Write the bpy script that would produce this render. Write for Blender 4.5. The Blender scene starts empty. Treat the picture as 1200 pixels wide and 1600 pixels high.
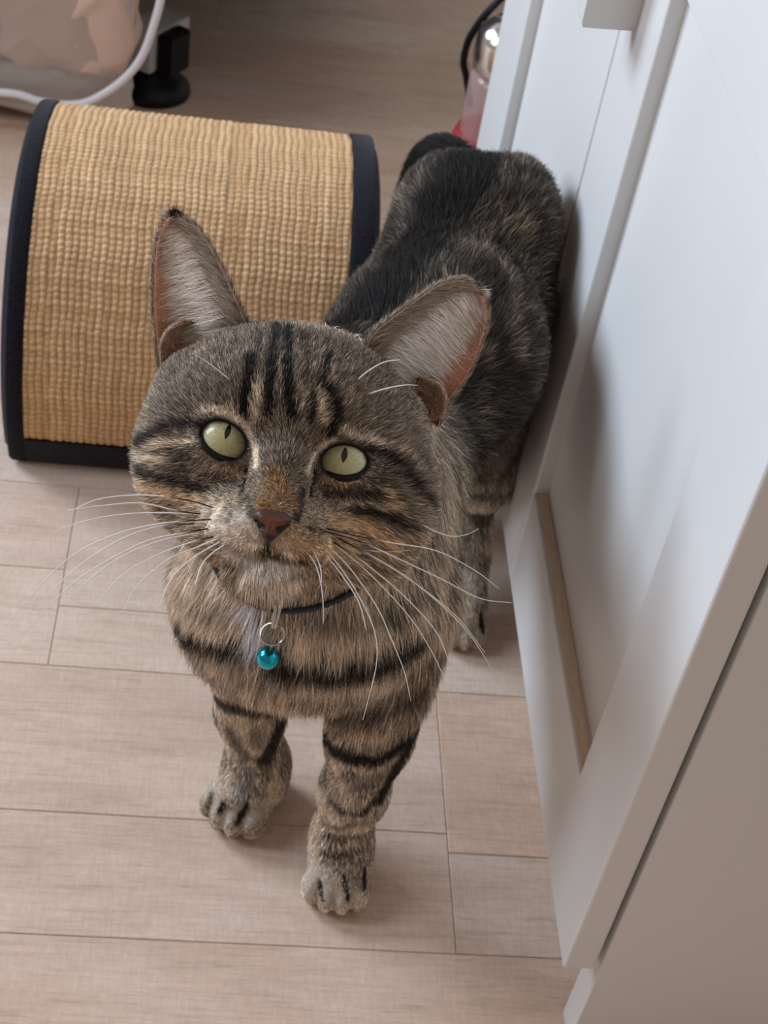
import bpy, bmesh, math
import numpy as np
from mathutils import Vector, Matrix

# ------------------------------------------------------------------ camera
H = 0.65                       # camera height above the floor (m)
FPX = 2338.46                  # focal length in pixels of the 1200x1600 frame
PITCH, YAW, ROLL = 0.72285317, 0.15811722, -0.18678712
cp, sp, cy, sy, cr, sr = math.cos(PITCH), math.sin(PITCH), math.cos(YAW), math.sin(YAW), math.cos(ROLL), math.sin(ROLL)
_F = np.array([sy * cp, cy * cp, -sp]); _R = np.array([cy, -sy, 0.0]); _D = np.cross(_F, _R)
RIGHT = _R * cr + _D * sr
DOWN = _D * cr - _R * sr
CAM = np.array([0.0, 0.0, H])
scene = bpy.context.scene
col = scene.collection
cam_d = bpy.data.cameras.new('camera')
cam = bpy.data.objects.new('camera', cam_d); col.objects.link(cam)
cam_d.sensor_fit = 'VERTICAL'; cam_d.sensor_height = 24.0
cam_d.lens = FPX / 1600 * 24.0
cam.matrix_world = Matrix((( RIGHT[0], -DOWN[0], -_F[0], CAM[0]),
                           ( RIGHT[1], -DOWN[1], -_F[1], CAM[1]),
                           ( RIGHT[2], -DOWN[2], -_F[2], CAM[2]), (0, 0, 0, 1)))
cam_d.clip_start = 0.01
cam_d.dof.use_dof = True
cam_d.dof.focus_distance = 0.525
cam_d.dof.aperture_fstop = 17.0
scene.camera = cam

# ------------------------------------------------------------------ light
scene.view_settings.view_transform = 'Standard'
scene.view_settings.look = 'None'
scene.view_settings.gamma = 1.0
scene.view_settings.exposure = 0.0
scene.view_settings.use_curve_mapping = False
world = bpy.data.worlds.new('room_light'); scene.world = world
world.use_nodes = True
bg = world.node_tree.nodes['Background']
bg.inputs[0].default_value = (0.300, 0.243, 0.203, 1); bg.inputs[1].default_value = 1.0
def area(name, loc, target, sx, sy_, power, color):
    d = bpy.data.lights.new(name, 'AREA'); d.shape = 'RECTANGLE'; d.size = sx; d.size_y = sy_
    d.energy = power; d.color = color
    o = bpy.data.objects.new(name, d); col.objects.link(o); o.location = loc
    o.rotation_euler = (Vector(target) - Vector(loc)).to_track_quat('-Z', 'Y').to_euler()
    return o
for k, (dy, dz) in enumerate(((-.27, .28), (.27, .28), (-.27, -.28), (.27, -.28))):      # four panes of the window on the left
    area('window_daylight', (-1.72, 1.82 + dy, 1.42 + dz), (0.1, 0.55 + dy, 0.2 + dz * .7), .48, .50, 13.0, (0.735, 0.87, 1.04))
for dz in (-.3, .3):                                                                      # a second, narrower window nearer the camera
    area('side_window_daylight', (-1.60, .58, 1.36 + dz), (0.05, .48, .22), .42, .55, 7.5, (0.75, 0.875, 1.04))

# ------------------------------------------------------------------ helpers
def ray(px, py):
    d = RIGHT * (px - 600) + DOWN * (py - 800) + _F * FPX
    return d / np.linalg.norm(d)

def link(name, me, mat=None, parent=None):
    o = bpy.data.objects.new(name, me); col.objects.link(o)
    if mat is not None: me.materials.append(mat)
    if parent is not None: o.parent = parent
    return o

def empty(name, loc=(0, 0, 0)):
    o = bpy.data.objects.new(name, None); col.objects.link(o); o.location = loc
    o.empty_display_size = 0.02
    return o

def tag(o, label=None, cat=None, kind=None, group=None):
    if label: o['label'] = label
    if cat: o['category'] = cat
    if kind: o['kind'] = kind
    if group: o['group'] = group
    return o

def smooth(me):
    me.polygons.foreach_set('use_smooth', [True] * len(me.polygons))

def bm_obj(name, bm, mat, parent=None, sm=False):
    me = bpy.data.meshes.new(name); bm.to_mesh(me); bm.free()
    if sm: smooth(me)
    return link(name, me, mat, parent)

def box(name, lo, hi, mat, parent=None, bevel=0.0, seg=2):
    bm = bmesh.new(); bmesh.ops.create_cube(bm, size=1)
    lo, hi = Vector(lo), Vector(hi); c = (lo + hi) / 2; s = hi - lo
    off = parent.matrix_basis.translation if parent is not None and parent.parent is None else Vector((0, 0, 0))
    for v in bm.verts: v.co = Vector((v.co.x * s.x, v.co.y * s.y, v.co.z * s.z)) + c - off
    if bevel: bmesh.ops.bevel(bm, geom=bm.edges[:], offset=bevel, segments=seg, affect='EDGES', profile=0.5)
    return bm_obj(name, bm, mat, parent)

def mesh_np(name, V, F, mat=None, parent=None, sm=True):
    """V (n,3); F (m,k) constant polygon size"""
    me = bpy.data.meshes.new(name)
    V = np.asarray(V, np.float32); F = np.asarray(F, np.int32)
    me.vertices.add(len(V)); me.vertices.foreach_set('co', V.ravel())
    k = F.shape[1]
    me.loops.add(F.size); me.loops.foreach_set('vertex_index', F.ravel())
    me.polygons.add(len(F)); me.polygons.foreach_set('loop_start', np.arange(0, F.size, k, dtype=np.int32))
    if sm: me.polygons.foreach_set('use_smooth', np.ones(len(F), bool))
    me.update(calc_edges=True); me.validate()
    return link(name, me, mat, parent)

def tube_np(P, R, n=8, closed=False, ell=None):
    """swept tube through points P with radii R; returns V,F(quads)"""
    P = np.asarray(P, float); m = len(P); R = np.broadcast_to(np.asarray(R, float), (m,))
    if closed: T = np.roll(P, -1, 0) - np.roll(P, 1, 0)
    else: T = np.gradient(P, axis=0)
    T /= np.linalg.norm(T, axis=1)[:, None] + 1e-12
    up = np.array([0, 0, 1.0]); 
    if abs(T[:, 2]).mean() > 0.8: up = np.array([1.0, 0, 0])
    A = np.cross(T, up); A /= np.linalg.norm(A, axis=1)[:, None] + 1e-12
    B = np.cross(A, T)
    th = np.linspace(0, 2 * np.pi, n, endpoint=False)
    ea, eb = ell if ell else (1, 1)
    V = (P[:, None] + R[:, None, None] * (ea * np.cos(th)[None, :, None] * A[:, None] + eb * np.sin(th)[None, :, None] * B[:, None])).reshape(-1, 3)
    F = []
    for i in range(m if closed else m - 1):
        j = (i + 1) % m
        for k in range(n):
            l = (k + 1) % n
            F.append((i * n + k, i * n + l, j * n + l, j * n + k))
    if not closed and n % 2 == 0:
        for e in (0, m - 1):
            for k in range(n // 2 - 1):
                q = (e * n + k, e * n + k + 1, e * n + n - 2 - k, e * n + n - 1 - k)
                F.append(q[::-1] if e == 0 else q)
    return V, np.array(F)

def spline(P, n):
    """Catmull-Rom through control points"""
    P = np.asarray(P, float); m = len(P)
    Q = np.vstack([2 * P[0] - P[1], P, 2 * P[-1] - P[-2]])
    t = np.linspace(0, m - 1, n); i = np.minimum(t.astype(int), m - 2); f = (t - i)[:, None]
    a, b, c, d = Q[i], Q[i + 1], Q[i + 2], Q[i + 3]
    return 0.5 * (2 * b + (c - a) * f + (2 * a - 5 * b + 4 * c - d) * f ** 2 + (3 * b - a - 3 * c + d) * f ** 3)

# ------------------------------------------------------------------ materials
def mat(name, color=(.8, .8, .8), rough=.5, metal=0.0, spec=.5, coat=0.0, build=None):
    m = bpy.data.materials.new(name); m.use_nodes = True
    nt = m.node_tree; b = nt.nodes['Principled BSDF']
    b.inputs['Base Color'].default_value = (*color, 1); b.inputs['Roughness'].default_value = rough
    b.inputs['Metallic'].default_value = metal; b.inputs['Specular IOR Level'].default_value = spec
    b.inputs['Coat Weight'].default_value = coat
    if build: build(nt, b)
    return m
def N(nt, t, **kw):
    n = nt.nodes.new(t)
    for k, v in kw.items():
        if k.startswith('i_'):
            key = k[2:]; n.inputs[int(key) if key.isdigit() else key.replace('_', ' ')].default_value = v
        else: setattr(n, k, v)
    return n
def ramp(nt, stops, interp='LINEAR'):
    n = nt.nodes.new('ShaderNodeValToRGB'); e = n.color_ramp.elements; n.color_ramp.interpolation = interp
    while len(e) > 1: e.remove(e[-1])
    e[0].position, e[0].color = stops[0][0], (*stops[0][1], 1)
    for p, c in stops[1:]:
        x = e.new(p); x.color = (*c, 1)
    return n
def vmath(nt, op, a, b):
    n = nt.nodes.new('ShaderNodeMath'); n.operation = op
    for i, x in enumerate((a, b)):
        if x is None: continue
        if isinstance(x, (int, float)): n.inputs[i].default_value = x
        else: nt.links.new(x, n.inputs[i])
    return n.outputs[0]
def mix(nt, fac, a, b, mode='MIX'):
    n = nt.nodes.new('ShaderNodeMix'); n.data_type = 'RGBA'; n.blend_type = mode
    for s, x in ((n.inputs[0], fac), (n.inputs[6], a), (n.inputs[7], b)):
        if isinstance(x, (int, float)): s.default_value = x
        elif isinstance(x, tuple): s.default_value = (*x, 1)
        else: nt.links.new(x, s)
    return n.outputs[2]
def bump(nt, b, h, strength=.3, dist=.001):
    n = nt.nodes.new('ShaderNodeBump'); n.inputs['Strength'].default_value = strength; n.inputs['Distance'].default_value = dist
    nt.links.new(h, n.inputs['Height']); nt.links.new(n.outputs[0], b.inputs['Normal'])

def plank_build(nt, b):
    g = N(nt, 'ShaderNodeNewGeometry'); oi = N(nt, 'ShaderNodeObjectInfo')
    off = N(nt, 'ShaderNodeVectorMath', operation='SCALE'); off.inputs[0].default_value = (7.3, 3.1, 5.7)
    nt.links.new(oi.outputs['Random'], off.inputs['Scale'])
    add = N(nt, 'ShaderNodeVectorMath', operation='ADD')
    nt.links.new(g.outputs['Position'], add.inputs[0]); nt.links.new(off.outputs[0], add.inputs[1])
    def noise(sx, sy_, scale, detail, rough, dist=0):
        m = N(nt, 'ShaderNodeMapping'); m.inputs['Scale'].default_value = (sx, sy_, 1)
        nt.links.new(add.outputs[0], m.inputs[0])
        n = N(nt, 'ShaderNodeTexNoise'); n.inputs['Scale'].default_value = scale; n.inputs['Detail'].default_value = detail
        n.inputs['Roughness'].default_value = rough; n.inputs['Distortion'].default_value = dist
        nt.links.new(m.outputs[0], n.inputs['Vector']); return n.outputs['Fac']
    grain = noise(1.6, 24, 20, 6, .65, .5)
    fine = noise(14, 130, 9, 5, .8)
    cloud = noise(3, 9, 3.2, 4, .6, .6)
    cross = noise(60, 12, 9, 3, .7)
    tone = ramp(nt, [(0.0, (.71, .50, .37)), (.35, (.72, .545, .43)), (.7, (.69, .55, .45)), (1, (.80, .63, .49))])
    nt.links.new(oi.outputs['Random'], tone.inputs[0])
    gr = ramp(nt, [(.28, (.80, .77, .75)), (.45, (.98, .97, .97)), (.62, (1.05, 1.05, 1.05))]); nt.links.new(grain, gr.inputs[0])
    fr = ramp(nt, [(.3, (.86, .85, .84)), (.55, (1.01, 1.01, 1.01)), (.75, (1.10, 1.10, 1.09))]); nt.links.new(fine, fr.inputs[0])
    cl = ramp(nt, [(.3, (.90, .86, .83)), (.6, (1.04, 1.04, 1.05))]); nt.links.new(cloud, cl.inputs[0])
    cr_ = ramp(nt, [(.35, (.92, .92, .92)), (.65, (1.06, 1.06, 1.06))]); nt.links.new(cross, cr_.inputs[0])
    c = mix(nt, 1.0, tone.outputs[0], gr.outputs[0], 'MULTIPLY')
    c = mix(nt, .8, c, fr.outputs[0], 'MULTIPLY')
    c = mix(nt, 1.0, c, cl.outputs[0], 'MULTIPLY')
    c = mix(nt, .8, c, cr_.outputs[0], 'MULTIPLY')
    nt.links.new(c, b.inputs['Base Color'])
    bump(nt, b, fine, .25, .0004)
M_plank = mat('plank_vinyl', rough=.48, spec=.35, build=plank_build)
M_joint = mat('plank_joint', (.20, .15, .12), .8)

def paint_build(nt, b):
    g = N(nt, 'ShaderNodeTexCoord')
    n = N(nt, 'ShaderNodeTexNoise', i_Scale=60.0, i_Detail=3.0); nt.links.new(g.outputs['Object'], n.inputs['Vector'])
    n2 = N(nt, 'ShaderNodeTexNoise', i_Scale=5.0, i_Detail=4.0); nt.links.new(g.outputs['Object'], n2.inputs['Vector'])
    r = ramp(nt, [(.3, (.76, .755, .745)), (.7, (.80, .795, .785))]); nt.links.new(n2.outputs['Fac'], r.inputs[0])
    nt.links.new(r.outputs[0], b.inputs['Base Color'])
    bump(nt, b, n.outputs['Fac'], .04, .0005)
M_white = mat('white_lacquer', (.78, .78, .77), .32, spec=.45, build=paint_build)
M_panelgap = mat('cabinet_inside', (.06, .05, .045), .8)
def ledge_build(nt, b):
    g = N(nt, 'ShaderNodeNewGeometry'); m = N(nt, 'ShaderNodeMapping'); m.inputs['Scale'].default_value = (40, 4, 40)
    nt.links.new(g.outputs['Position'], m.inputs[0]); n = N(nt, 'ShaderNodeTexNoise', i_Scale=20.0, i_Detail=4.0)
    nt.links.new(m.outputs[0], n.inputs['Vector'])
    r = ramp(nt, [(.3, (.70, .53, .40)), (.7, (.82, .66, .52))]); nt.links.new(n.outputs['Fac'], r.inputs[0])
    nt.links.new(r.outputs[0], b.inputs['Base Color'])
M_ledge = mat('bare_wood_edge', rough=.6, build=ledge_build)
M_handle = mat('handle_white', (.72, .72, .69), .35)

# ------------------------------------------------------------------ floor
floor = box('floor', (-2.2, -1.2, -0.03), (1.6, 3.2, -0.0012), M_joint)
tag(floor, 'beige-grey wood-look plank floor under the cat', 'floor', 'structure')
def plank(x0, x1, y0, y1):
    g = 0.00016
    bm = bmesh.new()
    z0, z1, b = -0.002, 0.0, 0.0004
    lo = [bm.verts.new((x, y, z0)) for x, y in ((x0 + g, y0 + g), (x1 - g, y0 + g), (x1 - g, y1 - g), (x0 + g, y1 - g))]
    md = [bm.verts.new((x, y, z1 - b)) for x, y in ((x0 + g, y0 + g), (x1 - g, y0 + g), (x1 - g, y1 - g), (x0 + g, y1 - g))]
    hi = [bm.verts.new((x, y, z1)) for x, y in ((x0 + g + b, y0 + g + b), (x1 - g - b, y0 + g + b), (x1 - g - b, y1 - g - b), (x0 + g + b, y1 - g - b))]
    for A, B in ((lo, md), (md, hi)):
        for i in range(4): bm.faces.new((A[i], A[(i + 1) % 4], B[(i + 1) % 4], B[i]))
    bm.faces.new(hi)
    return bm_obj('plank', bm, M_plank, floor)
# rows of 172 mm planks, each printed as two strips; the joints seen in the photo fix rows 0 and 1
rows = {0: (.403, .575), 1: (.575, .728)}
ys = [(.403 - .172 * k, .403 - .172 * (k - 1)) for k in range(8, 0, -1)] + [(.403, .575), (.575, .728)] + [(.728 + .172 * k, .728 + .172 * (k + 1)) for k in range(13)]
rngp = np.random.default_rng(5)
XL, XR = -1.6, 0.9
for (y0, y1) in ys:
    if abs(y0 - .403) < 1e-6: ends = [(-.72, .475), (.1415, .463), (.98, .49)]
    elif abs(y0 - .575) < 1e-6: ends = [(-.93, .652), (-.081, .622), (.79, .66)]
    else:
        o = rngp.uniform(-.9, -.1)
        if abs(y0 - .728) < 1e-6: o = -.62
        ends = [(o + .86 * k, y0 + rngp.uniform(.065, .105)) for k in range(0, 3)]
    ends = [(XL, ends[0][1] - .012)] + [e for e in ends if XL < e[0] < XR]
    for i, (xa, ysp) in enumerate(ends):
        xb = ends[i + 1][0] if i + 1 < len(ends) else XR
        plank(xa, xb, y0, ysp); plank(xa, xb, ysp, y1)

M_wall = mat('wall_paint', (.62, .58, .53), .8)
tag(box('wall_back', (-2.2, 2.25, 0), (1.6, 2.35, 2.5), M_wall), 'plain painted wall behind the sofa bed', 'wall', 'structure')
tag(box('wall_right', (.66, -1.2, 0), (.76, 2.25, 2.5), M_wall), 'plain painted wall behind the white cabinet', 'wall', 'structure')
# ------------------------------------------------------------------ white cabinet on the right
XD = 0.175                       # plane of the door fronts
cab = empty('storage_cabinet', (0.40, 0.68, 0))
tag(cab, 'white two-door panelled cabinet the tabby cat rubs against', 'cabinet')
DT = 0.0145
def door(y0, y1, stile_near, stile_far, handle):
    z0, z1 = .066, .74
    zl, zt = .133, .420           # lower rail top, upper edge of the sunk panel
    d = empty('door'); d.parent = cab; d.matrix_parent_inverse = Matrix.Identity(4)
    def b(name, lo, hi, m=M_white, bev=.0012):
        o = box(name, lo, hi, m, None, bev, 3)
        o.parent = d; o.location = Vector((0, 0, 0)) - cab.location
        return o
    b('stile', (XD, y0, z0), (XD + DT, y0 + stile_near, z1), bev=.0016)
    b('stile', (XD, y1 - stile_far, z0), (XD + DT, y1, z1), bev=.0016)
    b('rail', (XD + .0002, y0 + stile_near - .0006, z0), (XD + DT, y1 - stile_far + .0006, zl), bev=.0010)
    b('rail', (XD + .0002, y0 + stile_near - .0006, zt), (XD + DT, y1 - stile_far + .0006, z1), bev=.0006)
    b('sunk_panel', (XD + .0080, y0 + stile_near - .002, zl - .002), (XD + .0135, y1 - stile_far + .002, zt + .002), bev=0)
    l = b('ledge', (XD + .0016, y0 + stile_near + .0005, zl - .0005), (XD + .0078, y1 - stile_far - .0005, zl + .0004), M_ledge, 0)
    tag(l, 'bare wood ledge along the foot of the sunk panel')
    if handle:
        yh0, yh1 = handle
        bm = bmesh.new()
        # vertical bar pull: chamfered lower end, deep section
        prof = [(XD + .001, yh0 + .003), (XD - .016, yh0 + .001), (XD - .026, yh0), (XD - .026, yh1), (XD - .016, yh1 - .001), (XD + .001, yh1 - .003)]
        lv = []
        for z in (.378, .3805, .47, .56, .5625):
            s = .0012 if z in (.378, .5625) else 0
            lv.append([bm.verts.new((x + (s if x < XD - .01 else 0), y + (s if y < (yh0 + yh1) / 2 else -s), z)) for x, y in prof])
        for A, B in zip(lv, lv[1:]):
            for i in range(6): bm.faces.new((A[i], B[i], B[(i + 1) % 6], A[(i + 1) % 6]))
        bm.faces.new(lv[0]); bm.faces.new(lv[-1][::-1])
        bmesh.ops.recalc_face_normals(bm, faces=bm.faces[:])
        o = bm_obj('handle', bm, M_handle); o.parent = d; o.location = -cab.location
    return d
door(.357, .672, .057, .068, (.640, .658))
door(.6745, .992, .070, .088, None)
def cpart(name, lo, hi, m=M_white, bev=.0008):
    o = box(name, lo, hi, m, None, bev); o.parent = cab; o.location = -cab.location; return o
cpart('side_panel', (.1922, .357, 0), (.60, .3745, .74))
cpart('side_panel', (.1922, .976, 0), (.60, .992, .74))
cpart('cabinet_top', (.176, .352, .7405), (.61, .997, .76))
cpart('cabinet_back', (.600, .357, .0), (.606, .992, .74))
cpart('plinth', (.235, .3755, 0), (.25, .975, .064))
cpart('cabinet_base', (.195, .3755, .0645), (.599, .975, .078))
cpart('shelf', (.21, .3755, .40), (.599, .975, .416), M_panelgap)

# ------------------------------------------------------------------ sisal scratching arch
def felt_build(nt, b):
    g = N(nt, 'ShaderNodeTexCoord'); n = N(nt, 'ShaderNodeTexNoise', i_Scale=900.0, i_Detail=4.0)
    nt.links.new(g.outputs['Object'], n.inputs['Vector']); bump(nt, b, n.outputs['Fac'], .5, .001)
    r = ramp(nt, [(.35, (.005, .005, .008)), (.7, (.022, .022, .030))]); nt.links.new(n.outputs['Fac'], r.inputs[0])
    nt.links.new(r.outputs[0], b.inputs['Base Color'])
    b.inputs['Sheen Weight'].default_value = .12
M_felt = mat('black_felt', (.010, .010, .014), .95, spec=.1, build=felt_build)
def sisal_build(nt, b):
    at = N(nt, 'ShaderNodeAttribute', attribute_name='weave')   # x,y in thread units, z = raised height
    sep = N(nt, 'ShaderNodeSeparateXYZ'); nt.links.new(at.outputs['Vector'], sep.inputs[0])
    n = N(nt, 'ShaderNodeTexNoise', i_Scale=3.0, i_Detail=5.0); nt.links.new(at.outputs['Vector'], n.inputs['Vector'])
    m = N(nt, 'ShaderNodeMapping'); m.inputs['Scale'].default_value = (1.0, .05, 0); nt.links.new(at.outputs['Vector'], m.inputs[0])
    n2 = N(nt, 'ShaderNodeTexNoise', i_Scale=1.0, i_Detail=2.0); nt.links.new(m.outputs[0], n2.inputs['Vector'])
    m3 = N(nt, 'ShaderNodeMapping'); m3.inputs['Scale'].default_value = (.03, 1.0, 0); nt.links.new(at.outputs['Vector'], m3.inputs[0])
    n3 = N(nt, 'ShaderNodeTexNoise', i_Scale=1.0, i_Detail=2.0); nt.links.new(m3.outputs[0], n3.inputs['Vector'])
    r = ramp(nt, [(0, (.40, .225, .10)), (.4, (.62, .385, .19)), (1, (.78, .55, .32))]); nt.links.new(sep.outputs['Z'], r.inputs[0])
    v = ramp(nt, [(.3, (.78, .76, .74)), (.7, (1.16, 1.16, 1.18))]); nt.links.new(n.outputs['Fac'], v.inputs[0])
    v2 = ramp(nt, [(.3, (.86, .85, .84)), (.7, (1.12, 1.12, 1.13))]); nt.links.new(n2.outputs['Fac'], v2.inputs[0])
    v3 = ramp(nt, [(.3, (.90, .89, .88)), (.7, (1.08, 1.08, 1.08))]); nt.links.new(n3.outputs['Fac'], v3.inputs[0])
    c = mix(nt, 1.0, r.outputs[0], v.outputs[0], 'MULTIPLY'); c = mix(nt, 1.0, c, v2.outputs[0], 'MULTIPLY'); c = mix(nt, 1.0, c, v3.outputs[0], 'MULTIPLY')
    nt.links.new(c, b.inputs['Base Color'])
M_sisal = mat('woven_sisal', rough=.8, spec=.2, build=sisal_build)
roll = empty('scratching_arch', (-.018, .866, 0))
tag(roll, 'arched cat scratcher of woven sisal edged with black felt', 'cat scratcher')
RR, RYC, RZC = .1265, .8665, .050
a0 = -math.asin(RZC / RR)                     # profile angle where the arch meets the floor
RX0, RX1 = -.133, .095
def arch(a, r=RR): return RYC - r * math.cos(a), RZC + r * math.sin(a)
def rl(o): o.parent = roll; o.location = -Vector(roll.location); return o
# body: closed felt-covered arch with rounded rims
prof_x = [RX0 + .0, RX0 + .0015, RX0 + .006, RX0 + .014, RX1 - .014, RX1 - .006, RX1 - .0015, RX1]
prof_r = [RR - .013, RR - .006, RR - .0025, RR - .0015, RR - .0015, RR - .0025, RR - .006, RR - .013]
angs = np.concatenate([np.linspace(a0, a0 + .12, 14), np.linspace(a0 + .15, math.pi - a0 - .15, 60), np.linspace(math.pi - a0 - .12, math.pi - a0, 14)]); na = len(angs)
def corner(x, a, r=.016):
    """the felt is cut round at the four lower corners"""
    s_ = min(a - a0, math.pi - a0 - a) * RR
    if s_ >= r: return x
    ins = r - math.sqrt(max(r * r - (r - s_) ** 2, 0)); return min(max(x, RX0 + ins), RX1 - ins)
V = []; F = []
for x, r in zip(prof_x, prof_r):
    for a in angs:
        y, z = arch(a, r); V.append((corner(x, a), y, max(z, .0006)))
for i in range(len(prof_x) - 1):
    for j in range(na - 1): F.append((i * na + j, (i + 1) * na + j, (i + 1) * na + j + 1, i * na + j + 1))
bm = bmesh.new(); vs = [bm.verts.new(v) for v in V]
for f in F: bm.faces.new([vs[i] for i in f])
bm.faces.new([vs[j] for j in range(na)]); bm.faces.new([vs[(len(prof_x) - 1) * na + j] for j in range(na)][::-1])
bm.faces.new([vs[i * na] for i in range(len(prof_x))][::-1] + [vs[i * na + na - 1] for i in range(len(prof_x))][::1][::-1][::-1][::-1])
bmesh.ops.recalc_face_normals(bm, faces=bm.faces[:])
rl(bm_obj('felt_body', bm, M_felt, sm=True))
# woven sheet: real relief, one knot per warp and weft crossing
sx0, sx1 = RX0 + .0145, RX1 - .0185
aS0, aS1 = a0 + .013 / RR + .10, math.pi - a0 - .2
nu, nv = 560, 520
U = np.linspace(sx0, sx1, nu); A = np.linspace(aS0, aS1, nv)
UU, AA = np.meshgrid(U, A, indexing='ij')
pu = (UU - sx0) / .0043; pv = (AA - aS0) * RR / .0040
rng = np.random.default_rng(2)
jit = rng.normal(0, .10, (200,)); jit2 = rng.normal(0, .10, (200,))
wu = pu + .10 * np.sin(pv * .7 + jit[np.clip(pu.astype(int), 0, 199)] * 9); wv = pv + .12 * np.sin(pu * .5 + 1.3) + .05 * np.sin(pu * 2.1)
hu = np.abs(np.sin(np.pi * wu)); hv = np.abs(np.sin(np.pi * (wv + .5 * (np.floor(wu) % 2) * .35)))
amp = 1 + jit[np.clip(np.floor(wu).astype(int), 0, 199)] * 1.2 + jit2[np.clip(np.floor(wv).astype(int), 0, 199)]
hgt = np.clip((hu ** .45) * (.25 + .75 * hv ** .7) * amp, 0, 1.3)
rr = RR + .0002 + .0012 * hgt
edge = np.minimum(np.minimum(UU - sx0, sx1 - UU), (AA - aS0) * RR)
rr = np.where(edge < .001, RR - .0015, rr)
V = np.stack([UU, RYC - rr * np.cos(AA), RZC + rr * np.sin(AA)], -1).reshape(-1, 3)
idx = np.arange(nu * nv).reshape(nu, nv)
F = np.stack([idx[:-1, :-1], idx[1:, :-1], idx[1:, 1:], idx[:-1, 1:]], -1).reshape(-1, 4)
so = rl(mesh_np('sisal_panel', V, F, M_sisal))
at = so.data.attributes.new('weave', 'FLOAT_VECTOR', 'POINT')
at.data.foreach_set('vector', np.stack([pu, pv, np.clip(hgt, 0, 1)], -1).astype(np.float32).ravel())
tag(so, 'tan woven sisal scratching sheet')
# felt binding, proud of the sheet, along both sides and the foot
def strip(name, x0, x1, aa, bb, n, h=.0024):
    ag = angs if n > 50 else np.linspace(aa, bb, n); n = len(ag)
    V = []; F = []
    pr = [(x0, -.001), (x0 + .0006, h * .7), (x0 + .002, h), (x1 - .002, h), (x1 - .0006, h * .7), (x1, -.001)]
    for a in ag:
        for x, d in pr:
            y, z = arch(a, RR + d); V.append((corner(x, a), y, max(z, .0008)))
    k = len(pr)
    for i in range(n - 1):
        for j in range(k - 1): F.append((i * k + j, i * k + j + 1, (i + 1) * k + j + 1, (i + 1) * k + j))
    return rl(mesh_np(name, V, F, M_felt))
strip('felt_binding', RX0 + .004, sx0 + .0012, a0, math.pi - a0, 90)
strip('felt_binding', sx1 - .0012, RX1 - .004, a0, math.pi - a0, 90)
strip('foot_binding', sx0, sx1, a0 + .005, aS0 + .010, 8)

# ------------------------------------------------------------------ things at the far end of the room
M_black = mat('black_plastic', (.004, .004, .005), .45, spec=.25)
M_wpost = mat('white_steel', (.62, .60, .56), .4)
leg = empty('sofa_bed', (-.085, 1.30, 0))
tag(leg, 'black round foot and white bracket of furniture behind the storage bag', 'sofa bed')
def lg(o): o.parent = leg; o.location = -Vector(leg.location); return o
def lathe(name, prof, c, m, n=40):
    V = []; F = []
    for r, z in prof:
        for k in range(n):
            t = 2 * math.pi * k / n; V.append((c[0] + r * math.cos(t), c[1] + r * math.sin(t), c[2] + z))
    for i in range(len(prof) - 1):
        for k in range(n): F.append((i * n + k, i * n + (k + 1) % n, (i + 1) * n + (k + 1) % n, (i + 1) * n + k))
    return mesh_np(name, V, F, m)
lg(lathe('foot', [(.0, .026), (.012, .026), (.016, .021), (.026, .016), (.033, .010), (.0345, .004), (.0335, .0005), (0, .0005)], (-.079, 1.275, 0), M_black))
def rbox(name, c, s, rz, m, bev=.001):
    bm = bmesh.new(); bmesh.ops.create_cube(bm, size=1)
    R = Matrix.Rotation(rz, 3, 'Z')
    for v in bm.verts: v.co = Vector((v.co.x * s[0], v.co.y * s[1], v.co.z * s[2]))
    bmesh.ops.bevel(bm, geom=bm.edges[:], offset=bev, segments=2, affect='EDGES')
    for v in bm.verts: v.co = R @ v.co + Vector(c)
    return bm_obj(name, bm, m)
lg(rbox('bracket', (-.079, 1.290, .0435), (.032, .060, .036), -.55, M_wpost))
lg(rbox('bracket_end_cap', (-.0615, 1.272, .0425), (.015, .032, .038), -.55, M_black, .002))
M_cloth = mat('dark_upholstery', (.10, .085, .075), .9)
lg(box('shading_seat_base', (-1.25, 1.252, .148), (.155, 2.2, .22), M_cloth, None, .004))  # unseen slab, low and dark, placed to shade the far floor
lg(box('shade_overhang', (-.045, 1.195, .172), (.155, 1.2515, .215), M_cloth, None, .003))  # unseen overhang added to darken the floor below it
lg(box('bed_cushion', (-1.25, 1.254, .2205), (.155, 2.2, .36), M_cloth, None, .02, 4))
for x_, y_ in ((-1.15, 1.38), (-1.15, 2.1), (.10, 2.1)):
    lg(lathe('foot', [(.0, .026), (.012, .026), (.016, .021), (.026, .016), (.033, .010), (.0345, .004), (.0335, .0005), (0, .0005)], (x_, y_, 0), M_black))
for c_ in ((-.083, 1.36), (-1.15, 1.38), (-1.15, 2.1), (.10, 2.1)):
    lg(box('leg_post', (c_[0] - .010, c_[1] - .010, .024 if c_[0] != -.083 else .0655), (c_[0] + .010, c_[1] + .010, .150), M_wpost, None, .001))

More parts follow.
